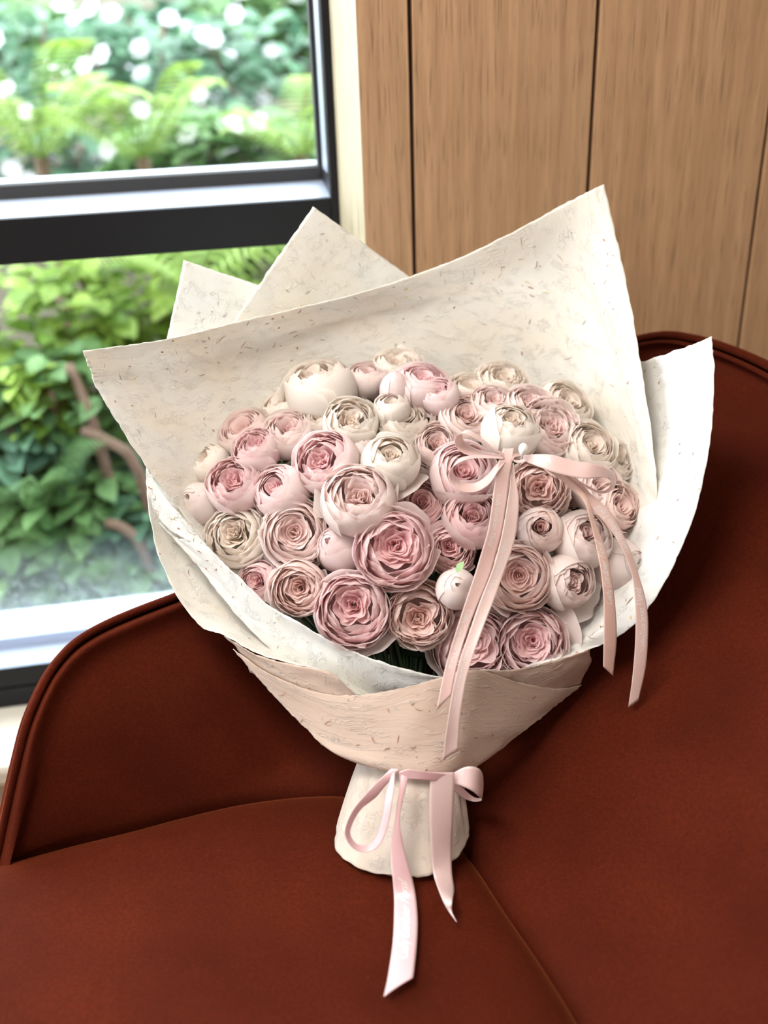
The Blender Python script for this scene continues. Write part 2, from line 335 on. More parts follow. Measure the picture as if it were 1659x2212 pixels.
wj = prism('wall_beside_window', [(0, 0), (0, 2.6), (.17, 2.6), (.17, 0)], SL-.7, SL-.06, WHITEP); tag(wj, 'wall left of the window', kind='structure')
o = box('ceiling', (-3, 3.2, -3.2, 2.0, 2.7, 2.8), WHITEP); tag(o, 'white ceiling', kind='structure')
o = box('wall_right', (3.0, 3.15, -3.2, 2.1, 0, 2.7), WHITEP); tag(o, 'right side wall', kind='structure')
lw = box('wall_left', (-2.75, -2.6, -3.2, 1.1, 0, .8), WHITEP); tag(lw, 'left side wall with a wide window', kind='structure')
for b in ((-2.75, -2.6, -3.2, 1.1, 2.5, 2.7), (-2.75, -2.6, -3.2, -.4, .8, 2.5), (-2.75, -2.6, .95, 1.1, .8, 2.5)): box('wall_panel', b, WHITEP, lw)
o = box('wall_rear', (-3, 3.2, -3.3, -3.15, 0, 2.7), WHITEP); tag(o, 'rear wall', kind='structure')
for lm in (FILL1, FILL2):
    ft = empty('fill_casing', (lm.location[0], lm.location[1], 2.7)); tag(ft, 'casing of the added fill light over the %s' % ('seat' if lm is FILL1 else 'room behind'), 'light')  # invented fitting placed around each unseen fill light
    under(box('housing', (lm.location[0]-.58, lm.location[0]+.58, lm.location[1]-.38, lm.location[1]+.38, 2.64, 2.70), WHITEP), ft)

# ------------------------------------------------------------------ garden
def bank_z(x, y): return .02 + max(0., y-1.9)*.30 + .04*math.sin(x*3+y*2)
nx, ny = 40, 40; V = [(x, y, bank_z(x, y)) for y in np.linspace(1.62, 9, ny) for x in np.linspace(-7, 5, nx)]
V = [np.array((v[0], v[1]+.162*v[0]*(1-(v[1]-1.62)/8), v[2])) for v in V]
g = mesh_obj('ground', V, grid_faces(ny, nx), SOIL); tag(g, 'soil bank outside the window', kind='structure')

def leaf_verts(L, W, bend=.25, n=4):
    V = []; Fc = []; T = []
    for i in range(n+1):
        t = i/n; ww_ = W*math.sin(math.pi*min(1, t*.93+.05))**.8; z = -bend*L*t*t
        for u in (-1, 0, 1): V.append((u*ww_*.5, t*L, z+abs(u)*ww_*.12)); T.append(t)
    for i in range(n):
        for j in range(2): a = i*3+j; Fc.append((a, a+1, a+4, a+3))
    return np.array(V), Fc, T
def frame_from(dirv, roll=0):
    y = np.array(dirv, float); y /= np.linalg.norm(y); x = np.cross(y, [0, 0, 1.]); x /= np.linalg.norm(x)+1e-9; z = np.cross(x, y)
    c, s = math.cos(roll), math.sin(roll); return np.array([x*c+z*s, y, -x*s+z*c])
def joined_leaves(items, shape):
    V0, F0, T0 = shape; n = len(V0); VV = []; FF = []; TT = []
    for k, (pos, fr, sc, tn) in enumerate(items):
        VV.append((V0*sc)@fr+pos); FF += [tuple(i+k*n for i in f) for f in F0]; TT += [tn]*n
    return np.concatenate(VV), FF, TT
def rnd_leaf_dir():
    a = R_.uniform(0, 2*math.pi); return (math.cos(a), math.sin(a)-.35, R_.uniform(-.5, .5))
def shrub(name, px, py, Y, rx, rz, mat, label, L=.075, n=420, n_ind=26, flowers=0, base=None, cat_='shrub', group=None, fsize=.032):
    c = P(px, py, Y); gx = bank_z(c[0], c[1]); root = empty(name, (c[0], c[1], gx)); tag(root, label, cat_, group)
    shp = leaf_verts(L, L*.62); its = []
    def pos(front=False):
        while True:
            v = rng.normal(size=3); v /= np.linalg.norm(v); r = R_.uniform(.55, 1)**.5
            if front and v[1] > -.2: continue
            p = c+v*np.array([rx, rx*.55, rz])*r
            if p[2] > bank_z(p[0], p[1]): return p
    for i in range(n): its.append((pos(), frame_from(rnd_leaf_dir(), R_.uniform(-.5, .5)), R_.uniform(.7, 1.25), R_.random()))
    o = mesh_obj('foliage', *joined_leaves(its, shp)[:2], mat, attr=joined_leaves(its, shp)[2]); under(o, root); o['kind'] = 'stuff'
    base_m = None
    for i in range(n_ind):
        p = pos(True); fr = frame_from(rnd_leaf_dir(), R_.uniform(-.4, .4)); sc = R_.uniform(1.0, 1.5)
        if base_m is None:
            base_m = []
            for tn in (.15, .55, .95):
                oo = mesh_obj('leaf', shp[0], shp[1], mat, attr=[tn]*len(shp[0])); base_m.append(oo.data); bpy.data.objects.remove(oo)
        lo = bpy.data.objects.new('leaf', base_m[i % 3]); COL.objects.link(lo); lo.parent = root
        M = Matrix([[*fr[:, 0]], [*fr[:, 1]], [*fr[:, 2]]]) if False else Matrix(((fr[0][0], fr[1][0], fr[2][0]), (fr[0][1], fr[1][1], fr[2][1]), (fr[0][2], fr[1][2], fr[2][2])))
        lo.matrix_local = Matrix.Translation(Vector(p)-root.location) @ M.to_4x4() @ Matrix.Scale(sc, 4)
    VV = []; FF = []
    for i in range(5):
        e = pos(); a = np.array([c[0]+R_.uniform(-.05, .05), c[1], gx-.03]); V, Fc = tube([a, (a+e)/2+np.array([0, 0, .05]), e], .008, 5, 8)
        st = under(mesh_obj('branch', V, Fc, TWIG), root)
    fm = None
    for i in range(flowers):
        p = c+np.array([R_.uniform(-1, 1)*rx*.9, -rx*.56*R_.uniform(.75, 1.05), R_.uniform(-.85, .95)*rz])
        if fm is None:
            pv, pf, pt = leaf_verts(fsize, fsize*.9, .1, 3); A = []; B = []; T = []
            for k in range(6):
                a = k*math.pi/3; fr = frame_from((math.cos(a), math.sin(a), .35)); A.append(pv@fr); B += [tuple(q+k*len(pv) for q in f) for f in pf]; T += [t for t in pt]
            oo = mesh_obj('flower', np.concatenate(A), B, WPETAL, attr=T); fm = oo.data; bpy.data.objects.remove(oo)
        fo = bpy.data.objects.new('flower', fm); COL.objects.link(fo); fo.parent = root
        fo.location = Vector(p)-root.location; fo.rotation_euler = (R_.uniform(.6, 1.3), R_.uniform(-.4, .4), R_.uniform(-.5, .5))
    return root
frond_cache = []
def frond_mesh(L, seed):
    r = random.Random(seed); V = []; Fc = []; T = []
    n = 26; rise = r.uniform(.55, .8)
    pts = [np.array([0, L*math.sin(t*1.25)/1.0, L*rise*math.sin(t*2.3)*.7]) for t in np.linspace(0, 1, n)]
    tv, tf = tube(pts, .0028, 4); V += list(tv); Fc += tf; T += [.3]*len(tv)
    for i in range(2, n):
        t = i/n; pl = L*.30*math.sin(math.pi*min(1, t*.85+.12))**.8*(1 if t < .95 else .5)
        for sgn in (-1, 1):
            b = len(V); d = np.array([sgn, .45, -.15]); d /= np.linalg.norm(d); wv = np.array([-.1*sgn, 1, .1])*L*.017
            p = pts[i]
            for k in range(4):
                q = k/3; c = p+d*pl*q+np.array([0, 0, -.10*pl*q*q]); ww_ = wv*(1-q*.85); V += [c-ww_, c+ww_]; T += [.35+.6*q]*2
            for k in range(3): Fc.append((b+2*k, b+2*k+1, b+2*k+3, b+2*k+2))
    return V, Fc, T
def fern(px, py, Y, L, nfr, mat, label, lift=0., group='ferns on the bank outside the window'):
    c = P(px, py, Y); gz = bank_z(c[0], c[1]); root = empty('fern', (c[0], c[1], gz)); tag(root, label, 'fern', group)
    h = max(0., c[2]-gz)
    crown = under(mesh_obj('crown', *tube([(c[0], c[1], gz-.02), (c[0], c[1], c[2]+.01)], [.03, .018], 8, 4), TWIG), root)
    for i in range(nfr):
        V, Fc, T = frond_mesh(L*R_.uniform(.8, 1.15), R_.random()); o = mesh_obj('frond', V, Fc, mat, root, attr=T)
        a = 2*math.pi*(i+R_.uniform(-.3, .3))/nfr; o.rotation_euler = (R_.uniform(-.1, .5), 0, a); o.location = (0, 0, h)
    return root
# far hedge: tall shrubs whose tops break against the white sky
for k, (px, py, Y, rx, rz, mt, lb) in enumerate([
    (-120, 190, 5.6, 1.0, .52, L_MID, 'tall leafy shrub at the far left edge of the window view'),
    (170, 230, 5.9, .9, .48, L_MID, 'tall pale leafy shrub with white blossom behind the ferns, upper left pane'),
    (420, 190, 5.4, .75, .40, L_DARK, 'tall blue-green shrub in the middle of the upper pane'),
    (660, 150, 5.2, .6, .52, L_MID, 'tall bright green shrub beside the window jamb'),
]): shrub('garden_shrub', px, py, Y, rx, rz, mt, lb, L=.12, n=900, n_ind=40, flowers=30, group='flowering hedge beyond the window', fsize=.045)
for k, (px, py, Y, rx, rz, mt, lb, fw) in enumerate([
    (60, 230, 3.9, .55, .34, L_DARK, 'broad dark green shrub with a few white flowers at upper left of the window', 16),
    (330, 250, 3.7, .55, .32, L_DARK, 'broad blue-green shrub with white flowers, centre of the upper pane', 18),
    (600, 250, 3.6, .5, .34, L_DARK, 'broad blue-green shrub half hidden by the window jamb', 10),
    (470, 340, 3.0, .32, .12, L_MID, 'low shrub with a cluster of three white flowers above the transom', 12),
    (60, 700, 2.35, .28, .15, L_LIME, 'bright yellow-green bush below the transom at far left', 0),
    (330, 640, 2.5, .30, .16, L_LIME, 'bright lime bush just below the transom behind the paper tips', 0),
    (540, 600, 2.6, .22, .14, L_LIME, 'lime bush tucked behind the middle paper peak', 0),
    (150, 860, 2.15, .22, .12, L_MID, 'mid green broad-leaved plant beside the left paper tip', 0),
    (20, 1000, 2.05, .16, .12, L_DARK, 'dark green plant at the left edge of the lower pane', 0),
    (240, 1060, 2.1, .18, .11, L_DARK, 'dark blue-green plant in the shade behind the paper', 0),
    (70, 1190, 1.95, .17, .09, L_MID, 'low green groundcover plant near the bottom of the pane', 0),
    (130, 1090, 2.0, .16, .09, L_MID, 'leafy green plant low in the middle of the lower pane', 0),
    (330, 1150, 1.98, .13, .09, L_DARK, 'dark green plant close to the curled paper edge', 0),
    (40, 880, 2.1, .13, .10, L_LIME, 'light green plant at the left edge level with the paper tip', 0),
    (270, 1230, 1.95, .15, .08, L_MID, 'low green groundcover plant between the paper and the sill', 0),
]): shrub('garden_shrub', px, py, Y, rx, rz, mt, lb, L=.085 if Y > 2.9 else .065, n=520 if Y > 2.9 else 330, flowers=fw, group='shrubs outside the window')
fern(90, 350, 2.7, .30, 11, L_LIME, 'large yellow-green fern at lower left of the upper pane')
fern(310, 350, 2.7, .25, 9, L_LIME, 'arching lime fern in the middle of the upper pane')
fern(650, 345, 2.7, .22, 9, L_LIME, 'yellow-green fern beside the window jamb')
fern(60, 1150, 1.98, .26, 9, L_MID, 'small pale green fern low in the bottom left of the window')
fern(420, 620, 2.3, .34, 10, L_LIME, 'lime fern behind the left paper peak')
fern(190, 1240, 1.95, .20, 8, L_MID, 'small fern near the sill at the left of the bouquet')
for a, b in (((180, 930, 2.0), (300, 1020, 1.95)), ((150, 790, 2.1), (215, 960, 2.0)), ((230, 1130, 1.9), (310, 1190, 1.88))):
    p, q = P(*a), P(*b); o = mesh_obj('fallen_branch', *tube([p, (p+q)/2+[0, 0, .02], q, [q[0]+.03, q[1], bank_z(q[0], q[1])-.02]], [.012]*10, 6, 10), TWIG)
    tag(o, {930: 'brown branch slanting through the plants left of the bouquet', 790: 'thin brown branch under the left paper tip', 1130: 'short brown twig low in the garden beside the paper'}[a[1]], 'branch')

# ------------------------------------------------------------------ chair
chair = empty('armchair', (-.2, .6, 0)); tag(chair, 'rust velvet tub armchair with piped edge under the bouquet', 'armchair')
def cpart(o): return under(o, chair)
seam = [(-.452, .792), (-.41, .807), (-.36, .824), (-.30, .842), (-.24, .862), (-.178, .879), (-.11, .888), (-.05, .886), (.01, .868), (.05, .835),
        (.081, .782), (.108, .715), (.137, .645), (.162, .572), (.185, .46), (.195, .30)]
rimp = [(-6, 1885, .79), (40, 1662, .828), (72, 1543, .86), (127, 1438, .905), (211, 1367, .945), (396, 1290, 1.0), (700, 1180, 1.13), (1000, 960, 1.25), (1200, 800, 1.31),
        (1385, 735, 1.315), (1500, 737, 1.28), (1659, 800, 1.19), (1790, 900, 1.08), (1890, 1060, .96), (1960, 1300, .82), (2000, 1650, .64)]
rim = [P(*r) for r in rimp]
seam3 = [np.array([x, y, .43]) for x, y in seam]
ctr = np.array([-.15, .55, 0])
def outv(p):
    v = p-ctr; v[2] = 0; return v/np.linalg.norm(v)
cols = []
for i, (a, b) in enumerate(zip(seam3, rim)):
    o_ = outv((a+b)/2.); h = b[2]-a[2]; r = []
    hh = min(1, h/.15)
    for t, bow in ((0, 0), (.15, .10), (.35, .13), (.6, .10), (.82, .05), (.95, .0), (1., .0)):
        p = a+(b-a)*t; r.append(p + o_*(bow*(.36 if i > 8 else .16*(i-5)/3. if i > 5 else -.10)*hh)*1.0)
    r[-3] = b+np.array([0, 0, -.030*hh])-o_*.016; r[-2] = b+np.array([0, 0, -.004*hh])-o_*.012; r[-1] = b+np.array([0, 0, -.004*hh])
    cols.append(r)
rows = [[a+np.array([0, 0, -.08])+outv(a.copy())*.01 for a in seam3]]+[[cols[i][k] for i in range(len(cols))] for k in range(len(cols[0]))]
nu, nv = 120, 40
G = grid_surf(rows, nu, nv)
cpart(mesh_obj('backrest', G.reshape(-1, 3), grid_faces(nv, nu), VELVET))
rimc = cat(rim, 160)
outc = np.array([outv(p.copy()) for p in rimc])
# padded top roll and outer shell
orows = [rimc, rimc+outc*.009+[0, 0, .002], rimc+outc*.020+[0, 0, -.008], rimc+outc*.030+[0, 0, -.03]]
low = rimc+outc*.03; low[:, 2] = .12
orows += [(orows[3]*.55+low*.45), low]
G2 = np.array([cat([r[j] for r in orows], 26) for j in range(160)]).transpose(1, 0, 2)
cpart(mesh_obj('outer_shell', G2.reshape(-1, 3), grid_faces(26, 160), VELVET))
cpart(mesh_obj('piping', *tube(rimc+outc*.004+[0, 0, .003], .0046, 8), VELVET))
# seat cushion
outl = seam + [(.19, .12), (.02, .03), (-.35, .02), (-.68, .08), (-.78, .35), (-.74, .66), (-.60, .765)]
oc = cat(np.array(outl+[outl[0]]), 140)[:-1]; cc = np.array([-.27, .45])
ring = []
for s_, z_ in ((1.0, .32), (1.012, .38), (1.008, .42), (.985, .437), (.955, .446), (.90, .451), (.8, .4545), (.6, .4575), (.4, .459), (.2, .46), (.02, .46)):
    ring.append(np.column_stack([cc+(oc-cc)*s_, np.full(len(oc), z_)]))
R3 = np.array(ring); cpart(mesh_obj('seat_cushion', R3.reshape(-1, 3), grid_faces(len(ring), len(oc), wrap=True), VELVET))
base = np.array([np.column_stack([cc+(oc-cc)*s_, np.full(len(oc), z_)]) for s_, z_ in ((.2, .33), (.97, .33), (.97, .16), (.90, .13), (.2, .13))])
cpart(mesh_obj('seat_base', base.reshape(-1, 3), grid_faces(5, len(oc), wrap=True), VELVET))
for x, y in ((-.62, .15), (-.6, .68), (.1, .18), (.05, .68)):
    cpart(mesh_obj('leg', *tube([(x, y, .14), (x, y, 0)], [.02, .013], 12, 3), BLACK))

# ------------------------------------------------------------------ bouquet paper
wrap = empty('bouquet_wrapper', (0.02, .80, .45)); tag(wrap, 'cream handmade mulberry paper wrapped around the roses, standing on the velvet seat', 'wrapping paper')
def wr(o): return under(o, wrap)
SURF = []
def sheet(rows, mat, nu=70, nv=50, nflecks=60, rip=.0012, name='paper_sheet', face=1, deck=.0007, kinds=(FLECK, FLECK2, FLECK3)):
    A = [[P(*q) for q in r] for r in rows]
    G = grid_surf(A, nu, nv)
    du = np.gradient(G, axis=1); dv = np.gradient(G, axis=0); N = np.cross(du, dv); N /= np.linalg.norm(N, axis=2)[..., None]+1e-9
    ph = rng.uniform(0, 6, 6); U, Vv = np.meshgrid(np.linspace(0, 1, nu), np.linspace(0, 1, nv))
    d = rip*(np.sin(U*9+ph[0]+Vv*3)+.6*np.sin(Vv*11+ph[1]-U*5)+.4*np.sin(U*21+ph[2]+Vv*13))
    G = G+N*d[..., None]
    jit = rng.normal(size=(nv, nu, 3))*deck*.5
    jit += (np.roll(jit, 1, 0)+np.roll(jit, 1, 1)+np.roll(jit, -1, 0)+np.roll(jit, -1, 1))*.3
    m = np.zeros((nv, nu)); m[0] = m[-1] = 1; m[:, 0] = m[:, -1] = 1; G = G+jit*m[..., None]
    lu = np.concatenate([[0], np.cumsum(np.linalg.norm(np.diff(G, axis=1), axis=2).mean(0))]); lv = np.concatenate([[0], np.cumsum(np.linalg.norm(np.diff(G, axis=0), axis=2).mean(1))])
    off = rng.uniform(0, 5, 2); uv = np.array([(a+off[0], b+off[1]) for b in lv for a in lu])
    o = wr(mesh_obj(name, G.reshape(-1, 3), grid_faces(nv, nu), mat, uv=uv))
    md = o.modifiers.new('thickness', 'SOLIDIFY'); md.thickness = .0009; md.offset = 0
    # flecks of bark and petal pressed into the surface
    for mt in kinds:
        VV = []; FF = []
        for k in range(nflecks//len(kinds) if mt is not FLECK3 else max(1, nflecks//14)):
            i, j = R_.uniform(2, nv-3), R_.uniform(2, nu-3); ii, jj = int(i), int(j)
            p = G[ii, jj]; n = N[ii, jj].copy()
            if n@(CAM-p) < 0: n = -n
            e1 = G[ii, jj+1]-G[ii, jj]; e1 = e1-n*(e1@n); e1 /= np.linalg.norm(e1)+1e-9; e2 = np.cross(n, e1)
            p = p+e1*R_.uniform(-.003, .003)+e2*R_.uniform(-.003, .003)
            a = R_.uniform(0, 6.28); L = R_.choice([.003, .004, .005, .007, .009, .012])*R_.uniform(.7, 1.2); cv = R_.uniform(-1.6, 1.6); wd = R_.uniform(.00025, .0006)*(1.6 if L < .008 else 1)
            b = len(VV); x = y = 0.; S = 5
            for q in range(S+1):
                t = q/S; an = a+cv*(t-.5); ww_ = wd*math.sin(math.pi*(t*.86+.07)); dx, dy = -math.sin(an)*ww_, math.cos(an)*ww_
                for sg in (-1, 1): VV.append(p+e1*(x+sg*dx)+e2*(y+sg*dy)+n*.0009)
                x += math.cos(an)*L/S; y += math.sin(an)*L/S
            for q in range(S): FF.append((b+2*q, b+2*q+1, b+2*q+3, b+2*q+2))
        if VV: f = wr(mesh_obj('plant_fleck', VV, FF, mt)); f['kind'] = 'stuff'
    return G
# main back sheet
sheet([
 [(800, 1640, .85), (830, 1640, .87), (850, 1640, .88), (870, 1640, .885), (890, 1640, .885), (920, 1640, .88), (940, 1640, .87), (960, 1640, .86)],
 [(610, 1400, .94), (680, 1380, 1.0), (770, 1360, 1.05), (860, 1350, 1.07), (960, 1350, 1.08), (1060, 1350, 1.07), (1150, 1370, 1.03), (1220, 1380, .98)],
 [(452, 1182, .99), (560, 1180, 1.08), (700, 1130, 1.12), (850, 1100, 1.15), (1000, 1090, 1.16), (1150, 1100, 1.15), (1300, 1150, 1.06), (1398, 1240, .955)],
 [(318, 1008, 1.0), (450, 980, 1.08), (600, 940, 1.14), (800, 890, 1.18), (1000, 850, 1.20), (1180, 840, 1.20), (1330, 900, 1.13), (1420, 1045, 1.02)],
 [(215, 850, 1.01), (380, 840, 1.09), (540, 800, 1.15), (720, 740, 1.19), (900, 700, 1.21), (1120, 660, 1.22), (1280, 680, 1.20), (1388, 800, 1.10)],
 [(194, 800, 1.012), (355, 780, 1.085), (512, 745, 1.14), (682, 700, 1.18), (845, 658, 1.205), (1055, 605, 1.225), (1240, 560, 1.225), (1352, 610, 1.17)],
 [(178, 758, 1.01), (340, 736, 1.08), (490, 702, 1.13), (650, 665, 1.17), (810, 622, 1.195), (1000, 553, 1.22), (1200, 450, 1.23), (1305, 396, 1.23)],
], PAPER, 150, 120, 300, .0015)
# two peaks behind
def quad_sheet(Pk, L, Rr, B, mat, **kw):
    Pk, L, Rr, B = map(np.array, (Pk, L, Rr, B)); rows = []
    for a in np.linspace(0, 1, 4): rows.append([tuple((L*(1-a)+Pk*a)*(1-b)+(B*(1-a)+Rr*a)*b) for b in np.linspace(0, 1, 4)])
    sheet(rows, mat, **kw)
quad_sheet((676., 446., 1.235), (438., 790., 1.15), (985., 672., 1.27), (750., 900., 1.21), PAPER, nu=60, nv=60, nflecks=34, rip=.0006, deck=.0005)
quad_sheet((398., 562., 1.19), (345., 800., 1.125), (660., 650., 1.245), (600., 850., 1.2), PAPER_W, nu=50, nv=50, nflecks=18, rip=.0006, deck=.0005)
# right wing, curling round to the front
sheet([
 [(1539, 727, 1.02), (1545, 790, 1.01), (1540, 900, .99), (1523, 1010, .965), (1500, 1110, .945), (1462, 1205, .93), (1418, 1287, .92), (1368, 1350, .912), (1300, 1392, .912), (1200, 1426, .89), (1110, 1446, .872), (1035, 1446, .862)],
 [(1460, 757, 1.08), (1470, 810, 1.07), (1470, 910, 1.05), (1455, 1010, 1.02), (1430, 1110, .985), (1400, 1200, .96), (1360, 1280, .94), (1310, 1340, .928), (1250, 1385, .915), (1160, 1425, .905), (1090, 1460, .885), (1030, 1465, .87)],
 [(1330, 800, 1.19), (1345, 850, 1.17), (1350, 950, 1.13), (1355, 1040, 1.08), (1345, 1130, 1.035), (1320, 1220, 1.0), (1285, 1290, .975), (1230, 1350, .955), (1180, 1400, .935), (1110, 1450, .92), (1050, 1490, .89), (1010, 1500, .88)],
], PAPER_W, 100, 40, 66, .0008)
# outer left wall of the cone (its inside is what shows)
sheet([
 [(315, 1008, 1.02), (321, 1090, 1.0), (340, 1190, .98), (375, 1272, .96), (430, 1350, .935), (481, 1372, .92), (546, 1410, .90), (607, 1428, .888), (662, 1439, .878), (705, 1452, .87), (765, 1499, .86)],
 [(345, 1050, 1.04), (372, 1130, 1.02), (405, 1210, 1.0), (450, 1280, .98), (510, 1350, .955), (560, 1385, .94), (620, 1420, .925), (675, 1440, .91), (720, 1455, .90), (760, 1475, .89), (810, 1510, .875)],
 [(440, 1130, 1.06), (450, 1180, 1.04), (490, 1250, 1.02), (550, 1320, 1.0), (610, 1380, .98), (660, 1410, .965), (720, 1440, .95), (770, 1460, .935), (820, 1480, .92), (850, 1500, .91), (880, 1520, .90)],
], PAPER, 90, 30, 24, .0008)
# curled strip by the left edge
sheet([
 [(317, 1012, 1.012), (338, 1041, 1.008), (366, 1085, 1.0), (398, 1119, .992), (446, 1176, .982)],
 [(316, 1035, 1.008), (336, 1080, 1.0), (364, 1118, .992), (397, 1143, .985), (448, 1180, .978)],
 [(317, 1052, 1.005), (337, 1108, .995), (365, 1142, .985), (398, 1163, .978), (449, 1183, .974)],
], PAPER_W, 40, 12, 24, .0003)
# inner front liner whose top edge cups the roses
sheet([
 [(398, 1163, .980), (449, 1182, .968), (482, 1215, .958), (522, 1252, .945), (585, 1312, .925), (650, 1347, .905), (715, 1385, .890), (790, 1418, .878), (870, 1443, .868), (950, 1460, .862), (1030, 1456, .862), (1090, 1462, .868)],
 [(380, 1160, .985), (440, 1212, .970), (478, 1252, .960), (520, 1300, .946), (590, 1362, .927), (660, 1400, .908), (730, 1440, .892), (800, 1462, .880), (870, 1475, .870), (950, 1478, .864), (1030, 1476, .864), (1080, 1480, .87)],
 [(345, 1130, .994), (400, 1192, .978), (445, 1245, .966), (492, 1305, .952), (560, 1380, .935), (640, 1450, .915), (730, 1510, .898), (800, 1520, .887), (870, 1520, .877), (950, 1515, .870), (1030, 1510, .870), (1080, 1510, .875)],
], PAPER_W, 110, 24, 30, .0006)
# corner overlap on the left of the cone front
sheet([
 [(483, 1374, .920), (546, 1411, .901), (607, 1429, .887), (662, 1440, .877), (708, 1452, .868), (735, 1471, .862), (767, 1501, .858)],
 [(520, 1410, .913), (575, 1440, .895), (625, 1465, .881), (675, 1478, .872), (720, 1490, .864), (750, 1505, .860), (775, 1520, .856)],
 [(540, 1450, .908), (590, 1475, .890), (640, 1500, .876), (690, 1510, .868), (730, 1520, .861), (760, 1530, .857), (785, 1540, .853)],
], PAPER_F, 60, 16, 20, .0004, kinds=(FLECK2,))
# right lip
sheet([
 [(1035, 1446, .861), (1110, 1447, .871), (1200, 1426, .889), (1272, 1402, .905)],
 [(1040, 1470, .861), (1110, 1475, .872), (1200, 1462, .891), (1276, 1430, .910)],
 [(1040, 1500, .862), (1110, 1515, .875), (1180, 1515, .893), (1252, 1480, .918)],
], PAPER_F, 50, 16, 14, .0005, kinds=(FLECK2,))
# front of the cone
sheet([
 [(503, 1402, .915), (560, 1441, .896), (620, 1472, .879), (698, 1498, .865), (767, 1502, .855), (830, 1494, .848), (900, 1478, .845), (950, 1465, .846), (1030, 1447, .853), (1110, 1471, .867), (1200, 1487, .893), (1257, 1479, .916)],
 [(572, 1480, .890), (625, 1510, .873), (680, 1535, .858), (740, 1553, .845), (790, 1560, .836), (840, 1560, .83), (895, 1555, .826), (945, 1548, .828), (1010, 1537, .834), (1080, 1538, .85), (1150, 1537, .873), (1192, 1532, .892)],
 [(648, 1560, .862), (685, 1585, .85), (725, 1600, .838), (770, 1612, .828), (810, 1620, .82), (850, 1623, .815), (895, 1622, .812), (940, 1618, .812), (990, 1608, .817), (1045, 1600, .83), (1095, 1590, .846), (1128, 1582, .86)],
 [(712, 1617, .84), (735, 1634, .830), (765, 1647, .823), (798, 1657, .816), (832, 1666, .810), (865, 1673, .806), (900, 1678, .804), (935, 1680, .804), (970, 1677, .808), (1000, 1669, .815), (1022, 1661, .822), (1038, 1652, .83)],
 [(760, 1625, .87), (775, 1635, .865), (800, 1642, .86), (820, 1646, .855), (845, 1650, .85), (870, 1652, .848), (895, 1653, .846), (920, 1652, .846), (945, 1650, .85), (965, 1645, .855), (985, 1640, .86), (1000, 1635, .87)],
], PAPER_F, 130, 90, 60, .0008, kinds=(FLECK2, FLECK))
# gathered paper handle
def handle():
    nu, nv = 120, 40; V = []; top = P(888, 1600, .865); bot = np.array([PZ(868, 1858, .46)[0], .795, .4605])
    for i in range(nv):
        t = i/(nv-1); c = top*(1-t)+bot*t; rx = .046+.025*t**.8; ry = .040+.022*t
        for j in range(nu):
            a = 2*math.pi*j/nu; w_ = 1+(.035*math.sin(5*a+1+t)+.025*math.sin(11*a+2*t)+.012*math.sin(23*a-3*t))*(1-.55*t)
            dz = (.006*math.sin(3*a+1)+.004*math.sin(7*a))*t if i == nv-1 else 0
            V.append(c+np.array([rx*w_*math.cos(a), ry*w_*math.sin(a), max(dz, 0)]))
    return V, grid_faces(nv, nu, wrap=True), [(a/nu*.4, b/nv*.12) for b in range(nv) for a in range(nu)]
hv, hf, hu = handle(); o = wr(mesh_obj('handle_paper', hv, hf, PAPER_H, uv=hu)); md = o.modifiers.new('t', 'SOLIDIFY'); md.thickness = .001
o = wr(mesh_obj('stem_bundle', *tube([P(880, 1560, .90), P(888, 1640, .85), (0.0, .80, .462)], [.030, .024, .026], 20, 8), STEM))

# ------------------------------------------------------------------ roses
PINK = ((.95, .78, .78), (.93, .60, .62)); BLUSH = ((.95, .84, .80), (.94, .72, .69)); CREAM_ = ((.95, .90, .83), (.95, .84, .74)); PEACH = ((.95, .80, .75), (.93, .66, .61)); DEEP = ((.95, .76, .76), (.90, .53, .55))
def petal_grid(phi, r0, w0, lt, lb=-78, nu=9, nv=9, drop=.25, ruf=.03, flare=0., tuck=.04, zs=1., curl=0., rr=None):
    rr = rr or R_; p1, p2, p3 = (rr.uniform(0, 6.28) for _ in range(3)); k1 = rr.uniform(3, 5); k2 = rr.uniform(7, 10)
    V = []; T = []
    for i in range(nv):
        v = i/(nv-1)
        for j in range(nu):
            u = 2*j/(nu-1)-1
            rufu = ruf*(math.sin(k1*u+p1)+.6*math.sin(k2*u+p2))
            top = lt-drop*40*abs(u)**2.4+rufu*60
            lam = math.radians(lb+(top-lb)*v)
            wv = w0*(.55+.45*math.sin(math.pi*min(1, v*.62+.1)))
            a = phi+math.radians(wv)*u
            r = r0*(1+tuck*u+rufu*v**3*1.2) + flare*v**3
            rad = r*math.cos(lam) + curl*max(0, v-.75)*4*.25
            V.append((rad*math.cos(a), rad*math.sin(a), r0*math.sin(lam)*zs)); T.append(v)
    return np.array(V), T
def inner_petal(phi, rk, w0, h, h0, lean, q, nu=13, nv=7, ruf=.03):
    p1, p2, p3 = (R_.uniform(0, 6.28) for _ in range(3)); V = []; T = []; k1 = R_.uniform(2, 4); k2 = R_.uniform(5, 8); tw = R_.uniform(-.06, .10)
    for i in range(nv):
        v = i/(nv-1)
        for j in range(nu):
            u = 2*j/(nu-1)-1; a = phi+math.radians(w0)*u*(.55+.45*v)
            r = rk*(.30+.70*v**.75) + lean*v*v + ruf*v*v*(math.sin(k1*u+p1)+.45*math.sin(k2*u+p2)) + tw*u*rk
            r *= 1+q*math.sin(4*a+q*40)*(1-rk)*1.6
            r -= .035*max(0, v-.7)*3*(1 if rk > .5 else .3)
            z = h0+(h-h0 - .09*abs(u)**3 + ruf*.9*math.sin(k2*.7*u+p3)*v)*(v**.8)
            V.append((r*math.cos(a), r*math.sin(a), z)); T.append(v*v)
    return np.array(V), T
